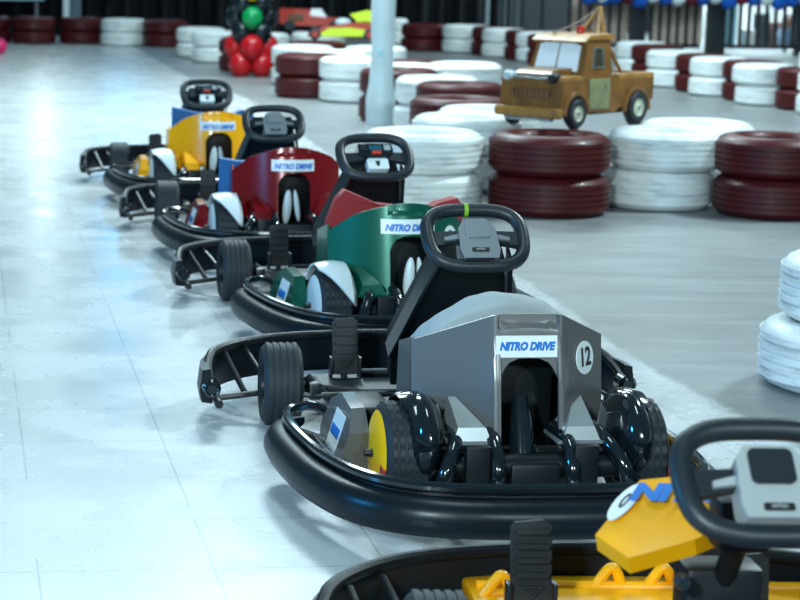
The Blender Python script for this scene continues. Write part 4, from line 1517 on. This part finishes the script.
# fence with slats and open bars
YF = 30.3
BARM = mat('black_fence_steel', (0.006, 0.010, 0.013), 0.4)
WOOD = mat('tan_wood_slat', (0.30, 0.235, 0.19), 0.6, vary=0.25, vscale=6)
def fx(px): return ground_at(px, YF)
def fence_post(px0, px1, label):
    bm = NB()
    a, b = fx(px0), fx(px1)
    box(bm, a, b, YF - 0.08, YF + 0.08, 0, 2.6, 0.008)
    tag(obj('fence_post', bm, BARM), label, 'post', 'black fence posts')
fence_post(625, 640, 'black fence post behind the tow truck crane')
fence_post(702, 720, 'broad black fence post between the wooden slats and open bars')
fence_post(791, 812, 'black fence post at the right edge')
def bay(px0, px1, step, wood, name, label, broad=0.045, gname='bar'):
    root = thing(name, label, 'fence', (fx((px0 + px1) / 2), YF, 0))
    ox = fx((px0 + px1) / 2)
    x = fx(px0) + step / 2
    bm = NB()
    for z in (0.10, 2.35):
        box(bm, fx(px0) - ox, fx(px1) - ox, -0.03, 0.03, z, z + 0.06)
    obj('rail', bm, BARM, root)
    while x < fx(px1) - step * 0.3:
        bm = NB()
        box(bm, x - 0.022 - ox, x + 0.022 - ox, -0.03, 0.03, 0.12, 2.38, 0)
        obj(gname, bm, BARM, root)
        if wood:
            bm = NB()
            box(bm, x + 0.026 - ox, x + step - 0.026 - ox, 0.0, 0.02, 0.16, 2.35, 0)
            obj('wood_slat', bm, WOOD, root)
        x += step
    return root
bay(642, 696, 0.133, True, 'slatted_fence', 'fence bay filled with upright tan wooden slats')
bay(722, 791, 0.133, False, 'bar_fence', 'open fence bay of upright black bars at right')
bay(560, 625, 0.15, True, 'slatted_fence', 'dim slatted fence bay behind the tow truck')
bay(488, 558, 0.30, False, 'bar_fence', 'open dark fence bay of widely spaced bars left of the tow truck')
# things behind the bars
bm = NB()
box(bm, ground_at(700, 36) - 0.1, ground_at(840, 36), 36.0, 36.2, 0, 4.5)
tag(obj('lit_partition', bm, mat('pale_room_wall', (0.50, 0.52, 0.52), 0.7, vary=0.5, vscale=1.6)), 'pale partition seen through the open black bars', 'partition')
for (a, b, z0, z1, c, nm, lb) in ((723, 729, 0.0, 2.0, (0.16, 0.38, 0.48), 'blue_panel', 'light blue panel behind the open bars'),
                                  (752, 762, 0.0, 0.55, (0.03, 0.04, 0.05), 'dark_box', 'dark box behind the open bars'),
                                  (764, 776, 0.0, 0.42, (0.22, 0.13, 0.12), 'brown_box', 'brown box behind the open bars'),
                                  (738, 748, 0.0, 0.30, (0.45, 0.45, 0.44), 'white_box', 'white box behind the open bars')):
    bm = NB()
    box(bm, ground_at(a, 33), ground_at(b, 33), 32.8, 33.2, z0, z1, 0.02)
    tag(obj(nm, bm, mat(nm, c, 0.6)), lb, nm.split('_')[-1])
for (a, b, z0, c, lb) in ((481, 485, 1.0, 0.35, 'narrow pale pole just right of the curtain end'), (495, 502, 0.0, 0.18, 'wider grey pole behind the dark fence bay'), (509, 517, 0.35, 0.12, 'grey brown upright behind the dark fence bay, right of the wider pole')):
    bm = NB()
    tube(bm, [(ground_at((a + b) / 2, 31.6), 31.6, 0), (ground_at((a + b) / 2, 31.6), 31.6, 3.5)], (b - a) / F_PX * 31 / 2, 14)
    tag(obj('upright_pole', bm, mat('upright_%d' % a, (c * 0.8, c, c * 1.05), 0.4)), lb, 'pole')
# balloon garland over the fence
seq = ['white', 'blue', 'maroon', 'blue', 'white', 'blue', 'white', 'maroon', 'blue', 'white', 'blue', 'maroon', 'blue', 'white', 'blue', 'blue', 'white', 'blue']
SIDEW = {'white': 'white', 'blue': 'blue', 'maroon': 'maroon'}
for k, c in enumerate(seq):
    px = 596 + k * 12.6
    z = 0.905 + 0.03 * math.sin(k * 1.7) - (0.04 if c == 'blue' else 0)
    x = ground_at(px, YF - 0.25)
    anchor = ('over the post by the crane' if px < 645 else 'over the wooden slats' if px < 700 else 'over the broad post' if px < 722 else 'over the open bars' if px < 790 else 'at the right edge')
    balloon(c, (x, YF - 0.26, z), '%s garland balloon %s, place %s along the garland' % (c, anchor, ['first', 'second', 'third', 'fourth', 'fifth', 'sixth', 'seventh', 'eighth', 'ninth', 'tenth', 'eleventh', 'twelfth', 'thirteenth', 'fourteenth', 'fifteenth', 'sixteenth', 'seventeenth', 'eighteenth'][k]), 'garland balloons along the fence', (0.3 * math.sin(k), 0, 0), 0.95)
# second blue balloons further left over the dim bay
for k in range(4):
    px = 582 + k * 8.5
    balloon('blue', (ground_at(px, YF - 0.25), YF - 0.26, 0.84 + 0.03 * (k % 2)), 'dark blue balloon over the dim slats behind the beacon, %s from the left' % ['first', 'second', 'third', 'last'][k], 'garland balloons along the fence', s=0.7)

# ------------------------------------------------------------------ person crouching behind the bars
def person():
    px, py = ground_at(783, 31.6), 31.6
    root = thing('person', 'person with dark hair sitting low behind the open bars', 'person', (px, py, 0), 0)
    me = bpy.data.meshes.new('body')
    V = [(0, 0.05, 0.14), (0, 0.03, 0.24), (0, 0.0, 0.33), (0, -0.01, 0.385), (-0.11, 0.0, 0.315), (0.11, 0.0, 0.315), (-0.15, -0.08, 0.22), (0.15, -0.08, 0.22), (-0.10, -0.17, 0.20), (0.10, -0.17, 0.20),
         (-0.08, 0.02, 0.12), (0.08, 0.02, 0.12), (-0.11, -0.20, 0.20), (0.11, -0.20, 0.20), (-0.10, -0.22, 0.04), (0.10, -0.22, 0.04), (-0.10, -0.29, 0.03), (0.10, -0.29, 0.03)]
    E = [(0, 1), (1, 2), (2, 3), (2, 4), (2, 5), (4, 6), (5, 7), (6, 8), (7, 9), (0, 10), (0, 11), (10, 12), (11, 13), (12, 14), (13, 15), (14, 16), (15, 17)]
    R = [.085, .085, .08, .035, .045, .045, .032, .032, .022, .022, .07, .07, .05, .05, .033, .033, .028, .028]
    me.from_pydata(V, E, [])
    o = bpy.data.objects.new('body', me)
    COL.objects.link(o)
    o.parent = root
    sk = o.modifiers.new('skin', 'SKIN')
    for i, v in enumerate(me.skin_vertices[0].data):
        v.radius = (R[i], R[i])
    me.skin_vertices[0].data[0].use_root = True
    o.modifiers.new('sub', 'SUBSURF').levels = 1
    me.materials.append(mat('pale_blue_clothes', (0.22, 0.33, 0.45), 0.8))
    SK = mat('skin', (0.36, 0.19, 0.14), 0.5)
    bm = NB()
    ellipsoid(bm, (0, -0.02, 0.465), (0.070, 0.085, 0.098))
    ellipsoid(bm, (0, -0.105, 0.455), (0.012, 0.016, 0.018))
    for s in (-1, 1): ellipsoid(bm, (s * 0.07, -0.01, 0.462), (0.010, 0.018, 0.025))
    h = obj('head', bm, SK, root)
    bm = NB()
    for s in (-1, 1): ellipsoid(bm, (s * 0.028, -0.096, 0.472), (0.010, 0.006, 0.006))
    obj('eyes', bm, INK, h)
    bm = NB(); ellipsoid(bm, (0, -0.097, 0.422), (0.022, 0.006, 0.006))
    obj('mouth', bm, REDINK, h)
    bm = NB(); ellipsoid(bm, (0, 0.012, 0.500), (0.086, 0.092, 0.088))
    obj('hair', bm, INK, root)
person()
